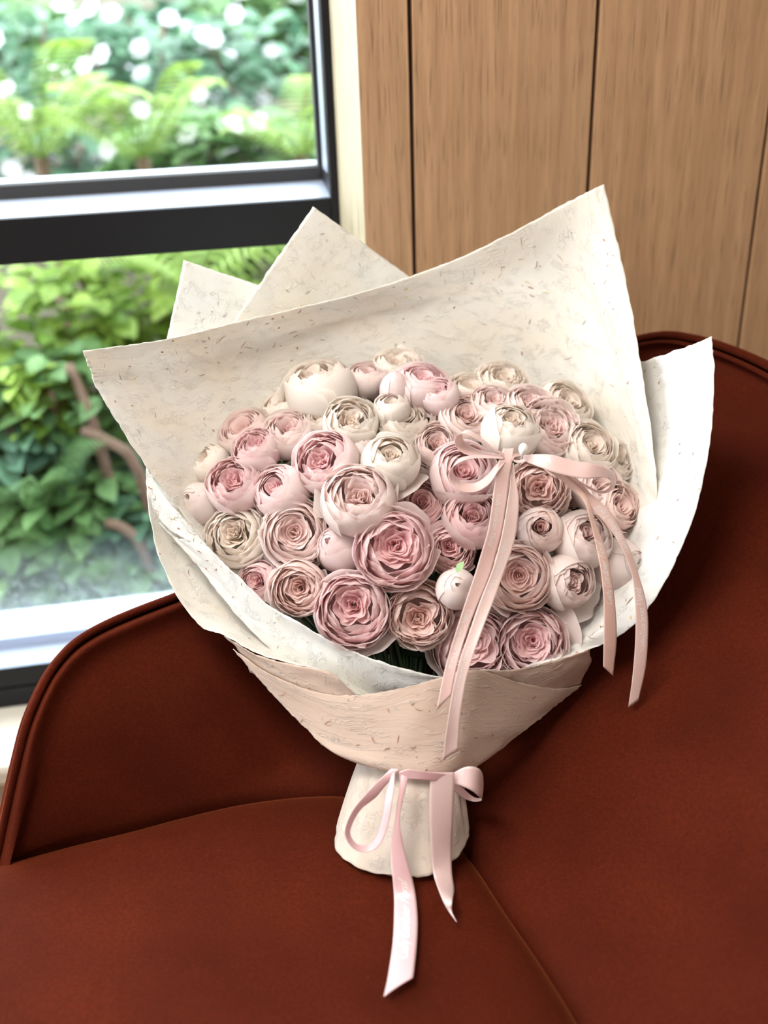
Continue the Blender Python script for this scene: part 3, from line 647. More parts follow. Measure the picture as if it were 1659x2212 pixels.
def rose_axis(tx, ty):
    tz = math.sqrt(max(.04, 1-min(.96, tx*tx+ty*ty))); n = RIGHT*tx+UP*ty-FWD*tz; return n/np.linalg.norm(n)
WAIST = P(880, 1600, .875)
def rose(px, py, rp, tx, ty, kind, tint, label, dY=0., flares=(), zst=1.):
    if not flares and kind != 'bud' and R_.random() < .6: flares = ((R_.uniform(180, 360), R_.uniform(.12, .25)),)
    t = (1450-py)/650.; Y = .905+.235*t-.035*(1-min(1, abs(px-900)/480.)**2)*math.sin(math.pi*min(1, max(0, t)))+dY
    c = P(px, py, Y); R = rp*np.linalg.norm(c-CAM)/F*.985*FWD.dot(c-CAM)/np.linalg.norm(c-CAM)*1.0
    R = 1.07*rp*(FWD@(c-CAM))/F
    N = rose_axis(tx, ty); X = np.cross(N, [.3, .8, .5]); X /= np.linalg.norm(X); Yv = np.cross(N, X)
    root = empty('garden_rose', tuple(c)); tag(root, label, 'rose', 'roses in the bouquet')
    B = np.array([X, Yv, N])*R
    spin = R_.uniform(0, 6.28)
    def part(name, V, T, nu, col, mat=PETAL, nv=None, stuff=False, Fc=None):
        o = mesh_obj(name, V@B, Fc or grid_faces(len(V)//nu, nu), mat, root, attr=T); o.color = (*col, 1)
        if stuff: o['kind'] = 'stuff'
        return o
    oc_, ic = tint; mid = tuple(a*.6+b*.4 for a, b in zip(oc_, ic))
    if kind == 'open': L = [(5, 1.0, 54, 26), (5, .95, 48, 33)]; top_h, dep, core = .56, .20, .44
    elif kind == 'wide': L = [(5, 1.0, 56, 18), (5, .95, 50, 25)]; top_h, dep, core = .46, .20, .52
    elif kind == 'cup': L = [(4, 1.0, 60, 50), (4, .96, 56, 54)]; top_h, dep, core = .74, .16, .30
    elif kind == 'half': L = [(4, 1.0, 60, 38), (5, .95, 52, 42)]; top_h, dep, core = .64, .20, .38
    else: L = [(3, 1.0, 72, 52), (3, .95, 70, 64), (3, .90, 80, 86)]; top_h, dep, core = .8, .08, .0
    zs = zst*(1.2 if kind == 'bud' else .95)
    for li, (n, r0, w0, lt) in enumerate(L):
        for k in range(n):
            ph = spin+li*.55+2*math.pi*k/n+R_.uniform(-.12, .12)
            lt_ = lt+R_.uniform(-9, 5)
            V, T = petal_grid(ph, r0*R_.uniform(.97, 1.02), w0, lt_, nu=11, nv=10, ruf=.022 if li == 0 else .03, flare=R_.uniform(0, .08) if li == 0 and kind != 'bud' else 0, zs=zs, drop=R_.uniform(.2, .5) if kind != 'bud' else .16, curl=R_.uniform(0, .35) if kind != 'bud' else 0)
            if kind == 'bud':
                f = 1-.30*np.clip(V[:, 2]/1.0, 0, 1)**2; V[:, 0] *= f; V[:, 1] *= f
            part('petal', V, T, 11, oc_ if li == 0 else tuple(a*.7+b*.3 for a, b in zip(oc_, ic)))
    VV = []; TT = []; FF = []; wild = R_.choice([.8, 1.1, 1.5, 1.9]); q = R_.uniform(.02, .06)*wild; ox, oy = R_.uniform(-.07, .07)*wild, R_.uniform(-.07, .07)*wild
    o_ = L[-1][1]*math.cos(math.radians(L[-1][3]))-.055; ltm = max(34, L[-1][3]+3); hcur = L[-1][1]*math.sin(math.radians(L[-1][3]))*zs
    k = 0; o0 = o_
    while o_ > core-.04 and kind != 'bud':          # nested shells whose rims show as concentric frilled lines
        ltk = ltm+k*1.5; r0 = min(.93-.02*k, o_/math.cos(math.radians(ltk))); f = (o0-o_)/o0; hh = hcur+.015-dep*.5*f**1.5
        n = 5 if o_ > .35 else 4
        for m_ in range(n):
            V, T = petal_grid(spin+k*.85+2*math.pi*m_/n+R_.uniform(-.2, .2), r0, R_.uniform(.95, 1.25)*200/n, ltk+R_.uniform(-4, 3), lb=-10, nu=13, nv=7, ruf=R_.uniform(.025, .04)*wild, zs=zs, drop=R_.uniform(.15, .45)*wild, curl=R_.uniform(-.05, .25)*wild, tuck=R_.uniform(.03, .07))
            V[:, 0] += ox*(f+.15); V[:, 1] += oy*(f+.15)
            V[:, 2] += hh-r0*math.sin(math.radians(ltk))*zs+R_.uniform(-.02, .02)
            FF += grid_faces(7, 13, off=sum(len(x) for x in VV)); VV.append(V); TT += T
        o_ -= R_.uniform(.055, .075); k += 1
    if VV: part('frilled_petals', np.concatenate(VV), TT, 13, tuple(a*.5+b*.5 for a, b in zip(oc_, ic)), stuff=True, Fc=FF)
    VV = []; TT = []; FF = []; rk = (o_+.095) if kind != 'bud' else .3; hc = hcur-dep*.25 if kind != 'bud' else .85; rk0 = rk; li = 0
    while rk > .06:
        f = rk/rk0; h = hc-dep*.5*(1-f); n = max(3, int(round(5.5*rk/.6+1)))
        for k in range(n):
            V, T = inner_petal(spin*1.3+li*.9+2*math.pi*k/n+R_.uniform(-.3, .3), rk, R_.uniform(.85, 1.2)*(250/n), h+R_.uniform(-.06, .05), -.15, R_.uniform(-.02, .05), q, ruf=R_.uniform(.02, .035)*(.5+rk)*wild); V[:, 0] += ox+R_.uniform(-.02, .02)*wild; V[:, 1] += oy+R_.uniform(-.02, .02)*wild
            FF += grid_faces(7, 13, off=sum(len(x) for x in VV)); VV.append(V); TT += T
        rk -= R_.uniform(.075, .10); li += 1
    rim_h, dep = h+dep, dep
    # heart: small folded petals
    for k in range(3 if kind != 'bud' else 0):
        V, T = inner_petal(R_.uniform(0, 6.28), .09, 110, (rim_h-dep)*zs+.05, -.1, .02, 0, ruf=.015)
        V = V+np.array([ox+R_.uniform(-.08, .08), oy+R_.uniform(-.08, .08), 0]); FF += grid_faces(7, 13, off=sum(len(x) for x in VV)); VV.append(V); TT += T
    part('inner_petals', np.concatenate(VV), TT, 11, ic if kind != 'bud' else mid, stuff=True, Fc=FF)
    for (ang, sz) in flares:            # loose outer petals folded back; ang = direction in the picture, degrees
        dirp = RIGHT*math.cos(math.radians(ang))+UP*math.sin(math.radians(ang)); dl = np.array([dirp@X, dirp@Yv]); ph = math.atan2(dl[1], dl[0])
        V, T = petal_grid(ph, .98, 46, 8, lb=-60, nu=13, nv=12, ruf=.035, flare=sz, zs=.8, drop=.9, tuck=.02)
        part('loose_petal', V, T, 13, oc_)
    # calyx and stem
    Vc = []; Fc_ = []; Tc = []
    for k in range(5):
        pv, pf, pt = leaf_verts(.75, .3, .1, 3); a = k*1.2566; fr = frame_from((math.cos(a), math.sin(a), -.15)); V = pv@fr+np.array([0, 0, -.98*zs]); Fc_ += [tuple(x+len(Vc)*len(pv) for x in f) for f in pf]; Vc.append(V); Tc += pt
    part('calyx', np.concatenate(Vc), Tc, 1, (1, 1, 1), mat=L_SEPAL, Fc=Fc_)
    b0 = -N*R*.93*zs; w_ = WAIST+np.array([R_.uniform(-.02, .02), R_.uniform(-.015, .015), R_.uniform(-.02, .01)])-c
    mid_ = b0*2.0*.5+w_*.35-N*R*.6
    V, Fc2 = tube([b0, mid_, w_], .0024, 5, 9); mesh_obj('stem', V, Fc2, STEM, root)
    return root, c, R, N
ROSES = [
 # px py r tx ty kind tint label dY flares
 (860, 795, 52, .05, .80, 'open', CREAM_, 'white rose at the very top of the bouquet against the paper', .03, ()),
 (693, 850, 74, -.15, .80, 'cup', CREAM_, 'large smooth cream rose at upper left of the mound', .01, ((150, .35),)),
 (615, 885, 46, -.35, .70, 'half', CREAM_, 'cream rose behind the large smooth one at upper left', .03, ()),
 (795, 822, 44, .0, .80, 'half', BLUSH, 'small blush rose squeezed left of the top pointed bud', .02, ()),
 (910, 838, 56, .1, .75, 'half', PINK, 'pale pink rose right behind the top pointed bud', .0, ()),
 (853, 840, 32, .03, .86, 'bud', PINK, 'pointed pink bud near the top of the mound', -.012, (), 1.1),
 (846, 886, 38, -.1, .68, 'cup', CREAM_, 'round white bud directly below the pointed pink bud', -.01, ()),
 (950, 858, 40, -.3, .6, 'cup', PINK, 'pink rose with one broad smooth petal, right of the top buds', -.01, ((200, .3),)),
 (1012, 848, 50, .1, .75, 'open', CREAM_, 'frilled cream rose high right of centre against the paper', .02, ()),
 (1082, 832, 55, .15, .72, 'open', CREAM_, 'pale cream rose at upper right touching the paper', .03, ()),
 (1062, 878, 46, .1, .65, 'half', BLUSH, 'blush white rose below the pale cream one at upper right', .0, ()),
 (696, 905, 42, -.1, .60, 'open', CREAM_, 'small frilled cream rose left of the open cream rose', .0, ()),
 (758, 917, 57, .05, .50, 'half', CREAM_, 'open cream rose with peach heart in the upper left of the mound', -.01, ()),
 (532, 936, 55, -.35, .65, 'open', BLUSH, 'pale pink rose on the upper left rim of the mound', .01, ()),
 (624, 940, 52, -.10, .60, 'half', BLUSH, 'blush rose between the pale rim rose and the frilled cream ones', .0, ((160, .25),)),
 (555, 975, 50, -.25, .60, 'half', PINK, 'pale pink rose below the upper left rim rose', -.01, ()),
 (456, 1004, 42, -.45, .55, 'cup', CREAM_, 'white cup-shaped rose at the far left of the mound', .01, ()),
 (508, 1050, 60, -.10, .45, 'half', PINK, 'pink rose with rosy heart on the left side of the mound', -.01, ((30, .3),)),
 (432, 1090, 46, -.40, .30, 'bud', BLUSH, 'round blush bud at the left edge below the white cup rose', .0, ()),
 (610, 1066, 58, -.40, .40, 'cup', PINK, 'pink rose seen from the side with small curled petals', -.01, ((200, .3), (150, .3))),
 (706, 1002, 68, -.25, .38, 'half', PINK, 'bright pink cupped rose in the left centre of the mound', -.02, ((-10, .25), (110, .2))),
 (785, 978, 36, .0, .65, 'bud', BLUSH, 'small blush bud between the bright pink and the white cupped roses', .0, ()),
 (842, 1002, 60, .15, .55, 'cup', CREAM_, 'smooth white cupped rose with pink heart left of the ribbon loops', -.02, ((-50, .4),)),
 (870, 915, 52, .1, .60, 'open', CREAM_, 'frilled peach-cream rose above the smooth white cupped rose', .0, ()),
 (773, 1083, 76, -.05, .42, 'half', BLUSH, 'large pale rose with ruffled rim and deep pink heart above centre', -.03, ((150, .25), (20, .15))),
 (640, 1152, 68, .05, .12, 'wide', BLUSH, 'wide open blush rose left of centre beside the small bud', -.01, ()),
 (512, 1160, 64, -.15, .18, 'open', CREAM_, 'creamy white rose at the lower left edge of the mound', .0, ((110, .25), (250, .25))),
 (733, 1185, 50, -.40, .35, 'bud', PINK, 'half-opened pink bud between two wide open roses', .0, ()),
 (850, 1187, 80, -.04, .10, 'wide', DEEP, 'largest round pink rose in the middle of the mound', -.03, ((70, .25),)),
 (560, 1257, 42, -.20, .15, 'open', PINK, 'small pink rose at the lower left beside the paper edge', .0, ((60, .3),)),
 (647, 1271, 58, -.05, .02, 'open', PEACH, 'peach-pink rose with white rim at lower left', -.01, ()),
 (762, 1318, 77, -.03, .10, 'wide', PINK, 'big ruffled pink rose at the bottom left of the mound', -.02, ((-60, .35), (-90, .2))),
 (905, 1327, 66, .0, .0, 'wide', PEACH, 'tightly swirled dusky pink rose at the bottom centre', -.015, ()),
 (1018, 1392, 78, .12, .05, 'wide', PINK, 'pink rose at the bottom behind the two long ribbon tails', .0, ((160, .2), (215, .25))),
 (1148, 1389, 70, -.08, .05, 'wide', PINK, 'pink rose with dark heart at the bottom right', -.005, ((15, .5),)),
 (986, 1272, 42, .0, .30, 'bud', BLUSH, 'round pale bud with a green sepal tip left of the ribbon tails', -.03, ()),
 (1119, 1246, 70, -.05, .02, 'wide', PEACH, 'peach-pink ruffled rose right behind the long ribbon tails', -.015, ()),
 (1222, 1256, 58, .38, .08, 'cup', BLUSH, 'smooth pale cupped rose at lower right with folded back petals', -.01, ((-65, .55), (-30, .5))),
 (1166, 1146, 48, .0, .18, 'cup', PEACH, 'small pink cupped rose right of the long ribbon tails', -.015, ()),
 (1255, 1167, 62, .25, .35, 'cup', BLUSH, 'cupped blush rose crossed by the right ribbon tails', -.01, ((150, .25),)),
 (1335, 1220, 56, .50, .15, 'bud', BLUSH, 'smooth round blush rose at the right behind the ribbon tails', .0, ((-80, .2),)),
 (1360, 1180, 42, .60, .20, 'half', PEACH, 'pink rose at the far right edge facing the paper', .02, ()),
 (1161, 1056, 62, -.12, .02, 'wide', PEACH, 'open peach rose with dense frills just below the bow knot', -.01, ((-50, .2),)),
 (1000, 1028, 70, .08, .42, 'half', PINK, 'pink rose framed by the lower left ribbon loop', -.005, ((-100, .1),)),
 (1022, 1122, 62, .03, .48, 'half', DEEP, 'deep pink rose below the ribbon loop, left of the tails', -.005, ()),
 (905, 1088, 52, .10, .30, 'open', DEEP, 'deep pink rose between the large pale rose and the ribbon loop', .01, ()),
 (974, 1188, 50, .05, .12, 'open', DEEP, 'dusky open rose between the largest rose and the ribbon tails', .0, ((190, .4), (120, .3))),
 (1006, 905, 56, .15, .45, 'open', BLUSH, 'blush rose with pointed petals above the upper ribbon loop', .0, ((165, .35), (200, .3))),
 (946, 962, 48, .0, .40, 'open', BLUSH, 'pale frilled rose at the left of the upper ribbon loop', .0, ()),
 (1101, 935, 60, .15, .62, 'cup', CREAM_, 'smooth cream cupped rose directly above the bow knot', -.01, ()),
 (1142, 882, 52, .20, .60, 'open', BLUSH, 'blush white rose above the smooth cream cupped rose', .0, ()),
 (1183, 925, 66, .25, .45, 'open', BLUSH, 'large frilled pale rose upper right of the bow knot', .0, ()),
 (1212, 885, 60, .40, .55, 'half', CREAM_, 'cream rose leaning on the paper at the upper right', .03, ()),
 (1268, 970, 58, .30, .40, 'open', CREAM_, 'frilled pale rose above the right ribbon loop', .0, ()),
 (1322, 998, 46, .50, .35, 'half', CREAM_, 'cream rose beside the end of the right ribbon loop', .02, ()),
 (1290, 1056, 54, .35, .30, 'open', BLUSH, 'pale rose under the right ribbon loop', .0, ()),
 (1330, 1096, 52, .50, .25, 'open', PEACH, 'frilled blush rose at the right edge of the mound', .0, ()),
 (1230, 1096, 40, .15, .25, 'cup', PEACH, 'partly hidden peach rose between the frilled peach rose and the right tails', .02, ()),
 (912, 1006, 38, .0, .35, 'cup', BLUSH, 'small blush rose between the white cupped rose and the ribbon loop', .02, ()),
 (1095, 1170, 40, .0, .2, 'half', DEEP, 'pink rose almost hidden behind the two long ribbon tails', .03, ()),
 (690, 1230, 34, -.1, .2, 'half', PEACH, 'small peach rose tucked in the gap below the half-opened bud', .035, ()),
 (1060, 1310, 40, .0, .1, 'half', PEACH, 'small peach rose hidden behind the ribbon tails near the bottom', .035, ()),
]
RC = []
for r in ROSES:
    RC.append(rose(*r[:10], *(r[10:] if len(r) > 10 else ())))
# green sepal tip on the pale bud, dark leaves between the blooms
root = [x for x in RC if 'green sepal' in x[0]['label']][0]
pv, pf, pt = leaf_verts(.013, .009, .3, 4); o = mesh_obj('sepal', (pv@frame_from(UP*1.0+RIGHT*.35-FWD*.1))+(P(988, 1237, root[1][1]-.028)-root[1]), pf, L_SEPAL, root[0], attr=[.8]*len(pv)); o['label'] = 'green pointed sepal'
for px, py, Y, a in ((905, 1405, .93, 10), (935, 1415, .93, 160), (1100, 1325, .95, 60), (1200, 1335, .96, -40), (1245, 1390, .95, 20), (850, 1290, .98, 100), (1110, 1015, 1.06, -80), (930, 1250, 1.0, 0), (1000, 1320, .97, 90), (700, 1090, 1.07, 0), (960, 1060, 1.06, 0)):
    p = P(px, py, Y); near = min(RC, key=lambda x: np.linalg.norm(x[1]-p)); pv, pf, pt = leaf_verts(.05, .03, .2, 5)
    d = RIGHT*math.cos(math.radians(a))+UP*math.sin(math.radians(a)); mesh_obj('leaf', pv@frame_from(d)+(p-near[1]-d*.02), pf, L_ROSE, near[0], attr=pt)

# ------------------------------------------------------------------ ribbons
STROKES = {  # x, y in em-ish units: x-height 1, caps 1.6
 'L': (1.15, [[(.45, 1.6), (.28, .8), (.12, .08)], [(0, .02), (.5, .05), (.95, .0), (1.0, .25)]]),
 'a': (.95, [[(.75, .95), (.45, 1.0), (.12, .6), (.08, .15), (.35, .0), (.65, .4), (.78, .95)], [(.78, .95), (.68, .3), (.78, 0), (.95, .12)]]),
 'd': (.98, [[(.75, .9), (.45, 1.0), (.12, .6), (.08, .15), (.35, 0), (.65, .4)], [(1.02, 1.7), (.75, .5), (.74, .05), (.95, .1)]]),
 'y': (.95, [[(.1, .95), (.22, .95), (.28, .3), (.4, .0)], [(.85, 1.0), (.6, .2), (.3, -.55), (.0, -.55)]]),
 'G': (1.35, [[(1.2, 1.35), (.9, 1.62), (.4, 1.4), (.1, .7), (.3, .05), (.75, .0), (1.0, .3)], [(.7, .72), (1.05, .70), (.95, .0)]]),
 'r': (.70, [[(.12, .95), (.22, .9), (.1, 0)], [(.18, .5), (.4, .95), (.65, .9)]]),
 'e': (.80, [[(.12, .45), (.55, .6), (.6, .9), (.35, 1.0), (.1, .6), (.1, .12), (.4, 0), (.68, .2)]]),
 'n': (.98, [[(.12, .95), (.22, .9), (.08, 0)], [(.18, .5), (.5, .98), (.7, .85), (.62, .2), (.72, 0), (.88, .12)]]),
 'F': (1.10, [[(.5, 1.5), (.35, .8), (.15, 0)], [(.15, 1.5), (.6, 1.58), (1.1, 1.55)], [(.3, .82), (.8, .85)]]),
 'l': (.45, [[(.42, 1.7), (.2, .6), (.15, .08), (.35, .08)]]),
 'o': (.85, [[(.5, 1.0), (.15, .75), (.08, .25), (.3, 0), (.62, .25), (.72, .75), (.5, 1.0)]]),
 ' ': (.55, []),
}
def ribbon(name, A, B, parent_root, col=(.84, .65, .62), n=90, text=None, label=None, curve=0.0):
    """A, B: matching edge points in the world."""
    A = cat(A, n); B = cat(B, n); nu = 9; G = np.zeros((n, nu, 3))
    C_ = (A+B)/2; T = np.gradient(C_, axis=0); T /= np.linalg.norm(T, axis=1)[:, None]+1e-9
    Wd = B-A; N = np.cross(Wd, T); N /= np.linalg.norm(N, axis=1)[:, None]+1e-9
    flip = np.sign(((CAM-C_)*N).sum(1)); flip[flip == 0] = 1
    for j in range(nu):
        u = j/(nu-1); G[:, j] = A*(1-u)+B*u+N*(flip*curve*(4*u*(1-u)))[:, None]
    ln = np.concatenate([[0], np.cumsum(np.linalg.norm(np.diff(C_, axis=0), axis=1))])
    uv = [(j/(nu-1), ln[i]) for i in range(n) for j in range(nu)]
    o = mesh_obj(name, G.reshape(-1, 3), grid_faces(n, nu), SATIN, uv=uv); o.color = (*col, 1); under(o, parent_root)
    if label: o['label'] = label
    md = o.modifiers.new('t', 'SOLIDIFY'); md.thickness = .00035; md.offset = 0
    for (s0, rev, size, msg, u0) in (text or ()):
        # s0 start distance (m) along the ribbon; rev: text runs back up; u0 baseline across (0..1)
        VV = []; FF = []; adv = 0.
        wid = np.linalg.norm(B-A, axis=1)
        for ch in msg:
            a_, strokes = STROKES[ch]
            for st in strokes:
                q = cat(np.array(st), 14); q = np.column_stack([q[:, 0]+q[:, 1]*.12, q[:, 1]]); tg = np.gradient(q, axis=0); ang = np.arctan2(tg[:, 1], tg[:, 0])
                ww_ = .10+.13*np.abs(np.sin(ang-math.radians(35))); nn = np.column_stack([-np.sin(ang), np.cos(ang)]); b = len(VV)
                for k in range(len(q)):
                    for sg in (-1, 1):
                        x, y = q[k]+nn[k]*ww_[k]*sg*.5
                        s_ = s0+(-1 if rev else 1)*(adv+x)*size; s_ = min(max(s_, 0), ln[-1])
                        i = min(np.searchsorted(ln, s_), n-1); i0 = max(i-1, 0); f = (s_-ln[i0])/(ln[i]-ln[i0]+1e-9) if i > i0 else 0
                        u = u0+(-1 if rev else 1)*y*size/max(wid[i], .004); u = min(max(u, .03), .97)
                        pA = A[i0]*(1-f)+A[i]*f; pB = B[i0]*(1-f)+B[i]*f; nm = N[i]*flip[i]
                        VV.append(pA*(1-u)+pB*u+nm*(.00035+curve*4*u*(1-u)))
                for k in range(len(q)-1): FF.append((b+2*k, b+2*k+1, b+2*k+3, b+2*k+2))
            adv += a_
        t = mesh_obj('printed_lettering', VV, FF, PRINT, smooth=False); t.parent = o; t.matrix_parent_inverse = Matrix.Identity(4); t['kind'] = 'stuff'
        t.location = (0, 0, 0)
    return o
MSG = 'Lady Gardener Floral'
def E(*pts): return [P(*p) for p in pts]
kc = P(1112, 990, .985)
bow = empty('ribbon_bow', tuple(kc)); tag(bow, 'dusty pink satin bow pinned over the roses with four long trailing tails', 'ribbon', 'satin bows on the bouquet')
RCOL = (.82, .58, .54)
# left pair of tails
ribbon('tail', E((1088, 968, .982), (1077, 996, .965), (1072, 1025, .955), (1066, 1060, .945), (1061, 1101, .93), (1053, 1150, .915), (1038, 1200, .90), (1023, 1249, .882), (1004, 1305, .862), (982, 1373, .842), (961, 1445, .825), (942, 1536, .805)),
       E((1110, 968, .982), (1107, 996, .968), (1101, 1032, .958), (1097, 1065, .948), (1092, 1101, .935), (1084, 1150, .92), (1070, 1204, .905), (1055, 1252, .886), (1033, 1303, .866), (1012, 1357, .848), (990, 1425, .828), (974, 1503, .812)),
       bow, RCOL, text=((.055, False, .0034, MSG, .30), (.185, False, .0037, MSG, .30)), curve=-.0006)
ribbon('tail', E((1103, 1000, .968), (1103, 1035, .958), (1096, 1085, .94), (1086, 1145, .918), (1074, 1195, .90), (1062, 1236, .885), (1036, 1301, .862), (1012, 1370, .84), (992, 1430, .823), (976, 1500, .808), (965, 1570, .797), (955, 1645, .79)),
       E((1110, 1000, .968), (1114, 1035, .96), (1121, 1080, .945), (1117, 1140, .925), (1107, 1185, .908), (1090, 1232, .89), (1070, 1288, .868), (1046, 1350, .846), (1025, 1408, .828), (1008, 1464, .815), (997, 1530, .803), (989, 1622, .792)),
       bow, (.83, .62, .58), text=((.085, False, .0037, MSG, .30), (.205, False, .0037, MSG, .30)), curve=-.0006)
# right pair of tails
ribbon('tail', E((1140, 1004, .975), (1180, 1015, .97), (1215, 1040, .965), (1259, 1080, .95), (1275, 1126, .935), (1289, 1187, .918), (1299, 1243, .903), (1304, 1308, .888), (1304, 1373, .875), (1303, 1440, .865)),
       E((1142, 996, .975), (1185, 1006, .97), (1225, 1030, .965), (1268, 1074, .952), (1287, 1132, .938), (1309, 1191, .92), (1320, 1243, .906), (1329, 1308, .892), (1332, 1380, .878), (1324, 1460, .866)),
       bow, (.80, .53, .45), text=((.190, True, .0040, MSG, .68),), curve=.0005)
ribbon('tail', E((1150, 1002, .978), (1190, 1012, .972), (1219, 1043, .966), (1262, 1085, .955), (1300, 1122, .945), (1329, 1160, .935), (1349, 1196, .925), (1365, 1243, .915), (1371, 1292, .905), (1373, 1345, .896), (1371, 1405, .887), (1365, 1471, .878), (1357, 1528, .872)),
       E((1150, 990, .978), (1205, 1003, .972), (1240, 1028, .966), (1282, 1072, .956), (1315, 1102, .948), (1345, 1153, .938), (1366, 1200, .928), (1380, 1243, .918), (1392, 1284, .908), (1399, 1325, .90), (1400, 1370, .892), (1395, 1440, .882), (1379, 1513, .873)),
       bow, (.80, .56, .50), text=((.258, True, .0042, MSG, .70), (.148, True, .0036, MSG, .70)), curve=.0005)
# loops
ribbon('loop', E((1092, 982, .975), (1066, 966, .972), (1042, 948, .97), (1022, 934, .972), (1008, 929, .978), (999, 936, .985), (1002, 952, .99), (1020, 966, .985), (1050, 976, .98), (1092, 984, .976)),
       E((1092, 990, .972), (1066, 972, .966), (1040, 956, .962), (1016, 942, .962), (998, 936, .966), (984, 946, .970), (986, 966, .972), (1008, 982, .970), (1045, 986, .97), (1090, 992, .972)), bow, RCOL, 60)
ribbon('loop', E((1090, 986, .972), (1050, 984, .968), (1015, 984, .966), (990, 992, .968), (979, 1010, .97), (983, 1030, .968), (1002, 1042, .962), (1028, 1042, .958), (1052, 1026, .960), (1070, 1005, .965), (1088, 992, .970)),
       E((1090, 992, .968), (1050, 990, .96), (1012, 992, .955), (984, 1004, .952), (970, 1022, .950), (975, 1044, .945), (998, 1061, .942), (1028, 1062, .942), (1056, 1046, .946), (1076, 1018, .955), (1092, 998, .966)), bow, RCOL, 70,
       text=((.135, True, .0030, 'Floral', .75),))
ribbon('loop', E((1128, 984, .976), (1160, 981, .968), (1195, 983, .962), (1240, 995, .958), (1278, 1001, .955), (1305, 1008, .958), (1325, 1022, .965), (1331, 1042, .972), (1320, 1060, .978), (1298, 1066, .98), (1272, 1056, .98), (1235, 1036, .98), (1180, 1012, .98), (1130, 996, .98)),
       E((1130, 996, .972), (1158, 1006, .958), (1190, 1018, .950), (1228, 1028, .946), (1266, 1034, .944), (1292, 1032, .948), (1312, 1032, .955), (1320, 1044, .964), (1312, 1056, .972), (1296, 1060, .976), (1272, 1050, .978), (1235, 1030, .978), (1182, 1006, .978), (1132, 992, .978)), bow, RCOL, 80,
       text=((.020, False, .0028, 'Floral', .3),))
# gathered knot
for k in range(4):
    a0 = -40+k*28; rr = 9
    pts = [(1118+math.cos(t)*rr*(1.6-.2*k), 991+math.sin(t)*rr*.8+k*2-4, .972-.008*math.cos(t*.5)*1.0+.002*k) for t in np.linspace(.2, 5.8, 9)]
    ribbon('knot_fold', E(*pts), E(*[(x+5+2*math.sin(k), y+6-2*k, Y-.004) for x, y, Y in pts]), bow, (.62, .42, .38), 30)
def lathe(prof, c, ax, n=20):
    ax = np.array(ax, float); ax /= np.linalg.norm(ax); X = np.cross(ax, [1, .2, .1]); X /= np.linalg.norm(X); Y_ = np.cross(ax, X)
    V = [c+ax*h+(X*math.cos(2*math.pi*j/n)+Y_*math.sin(2*math.pi*j/n))*r for r, h in prof for j in range(n)]; return V, grid_faces(len(prof), n, wrap=True)
pp = P(1130, 970, .968); pin = empty('pearl_pin', tuple(pp)); tag(pin, 'white pearl-headed pin holding the bow knot', 'pin')
ax = UP*1.0+RIGHT*.15-FWD*.2; ax /= np.linalg.norm(ax)
under(mesh_obj('pearl', *lathe([(.0002, .0066), (.0024, .006), (.0043, .0038), (.0051, .0006), (.0045, -.0025), (.003, -.0052), (.0015, -.007), (.0004, -.0078)], pp, ax), PEARL), pin)
under(mesh_obj('pin_shaft', *tube([pp-ax*.005, pp-ax*.03+FWD*.01], .0005, 6, 4), STEELPIN), pin)
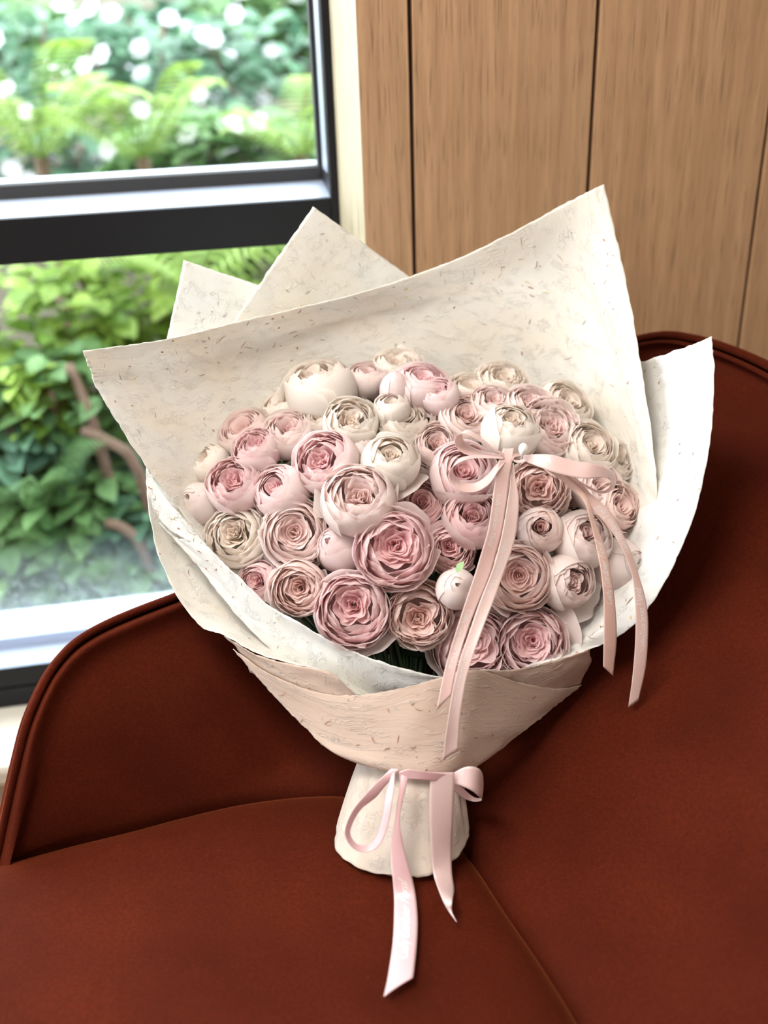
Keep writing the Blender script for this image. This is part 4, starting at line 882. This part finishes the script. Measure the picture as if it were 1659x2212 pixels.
# lower bow on the handle
lc = P(885, 1668, .79); bow2 = empty('ribbon_bow', tuple(lc)); tag(bow2, 'pale pink satin bow tied round the paper handle below the cone', 'ribbon', 'satin bows on the bouquet')
C2 = (.86, .56, .58)
ribbon('loop', E((845, 1660, .785), (820, 1684, .776), (794, 1711, .765), (762, 1750, .750), (745, 1792, .738), (752, 1820, .733), (774, 1839, .730), (802, 1839, .730), (824, 1820, .734), (840, 1775, .745), (849, 1720, .758), (853, 1668, .775)),
       E((862, 1662, .782), (835, 1694, .776), (812, 1722, .768), (780, 1748, .758), (761, 1780, .748), (757, 1803, .742), (770, 1822, .738), (793, 1826, .737), (811, 1808, .741), (824, 1768, .75), (832, 1722, .762), (846, 1672, .778)), bow2, C2, 90, curve=.0004)
ribbon('tail', E((866, 1665, .780), (863, 1700, .768), (857, 1750, .755), (846, 1811, .739), (844, 1851, .729), (847, 1890, .718))+[PZ(x, y, z) for x, y, z in ((851, 1933, .466), (851, 1987, .464), (848, 2041, .464), (838, 2110, .465), (829, 2153, .467))],
       E((886, 1665, .780), (876, 1705, .766), (864, 1765, .750), (870, 1820, .737), (881, 1864, .726), (892, 1903, .716))+[PZ(x, y, z) for x, y, z in ((899, 1945, .466), (902, 1990, .465), (900, 2040, .464), (896, 2080, .465), (892, 2112, .467))],
       bow2, C2, 100, text=((.195, True, .0052, MSG, .66),), curve=.0008)
ribbon('tail', E((930, 1668, .782), (928, 1720, .770), (928, 1775, .758), (931, 1830, .746), (935, 1880, .736), (941, 1905, .724))+[PZ(x, y, z) for x, y, z in ((956, 1944, .472), (969, 1968, .468), (985, 1990, .466))],
       E((982, 1668, .785), (981, 1720, .774), (979, 1775, .764), (976, 1830, .754), (976, 1882, .738), (981, 1920, .722))+[PZ(x, y, z) for x, y, z in ((977, 1946, .475), (976, 1968, .469), (987, 1992, .466))],
       bow2, (.84, .62, .60), 80, curve=.0006)
ribbon('loop', E((975, 1672, .79), (1005, 1657, .785), (1030, 1658, .785), (1042, 1672, .79), (1044, 1700, .80), (1040, 1722, .81), (1024, 1722, .815), (1002, 1705, .81), (978, 1688, .80)),
       E((978, 1692, .785), (1003, 1700, .775), (1022, 1710, .772), (1036, 1722, .775), (1041, 1728, .785), (1034, 1731, .80), (1020, 1731, .808), (1002, 1724, .805), (978, 1706, .798)), bow2, (.84, .60, .58), 60)
ribbon('knot_fold', E((862, 1668, .778), (880, 1662, .776), (900, 1664, .776), (930, 1668, .778), (975, 1672, .784)), E((862, 1690, .776), (880, 1684, .774), (900, 1684, .773), (930, 1686, .776), (975, 1688, .784)), bow2, C2, 30)
print('objects', len(bpy.data.objects), 'tris~', sum(len(o.data.polygons)*2 for o in bpy.data.objects if o.type == 'MESH'))
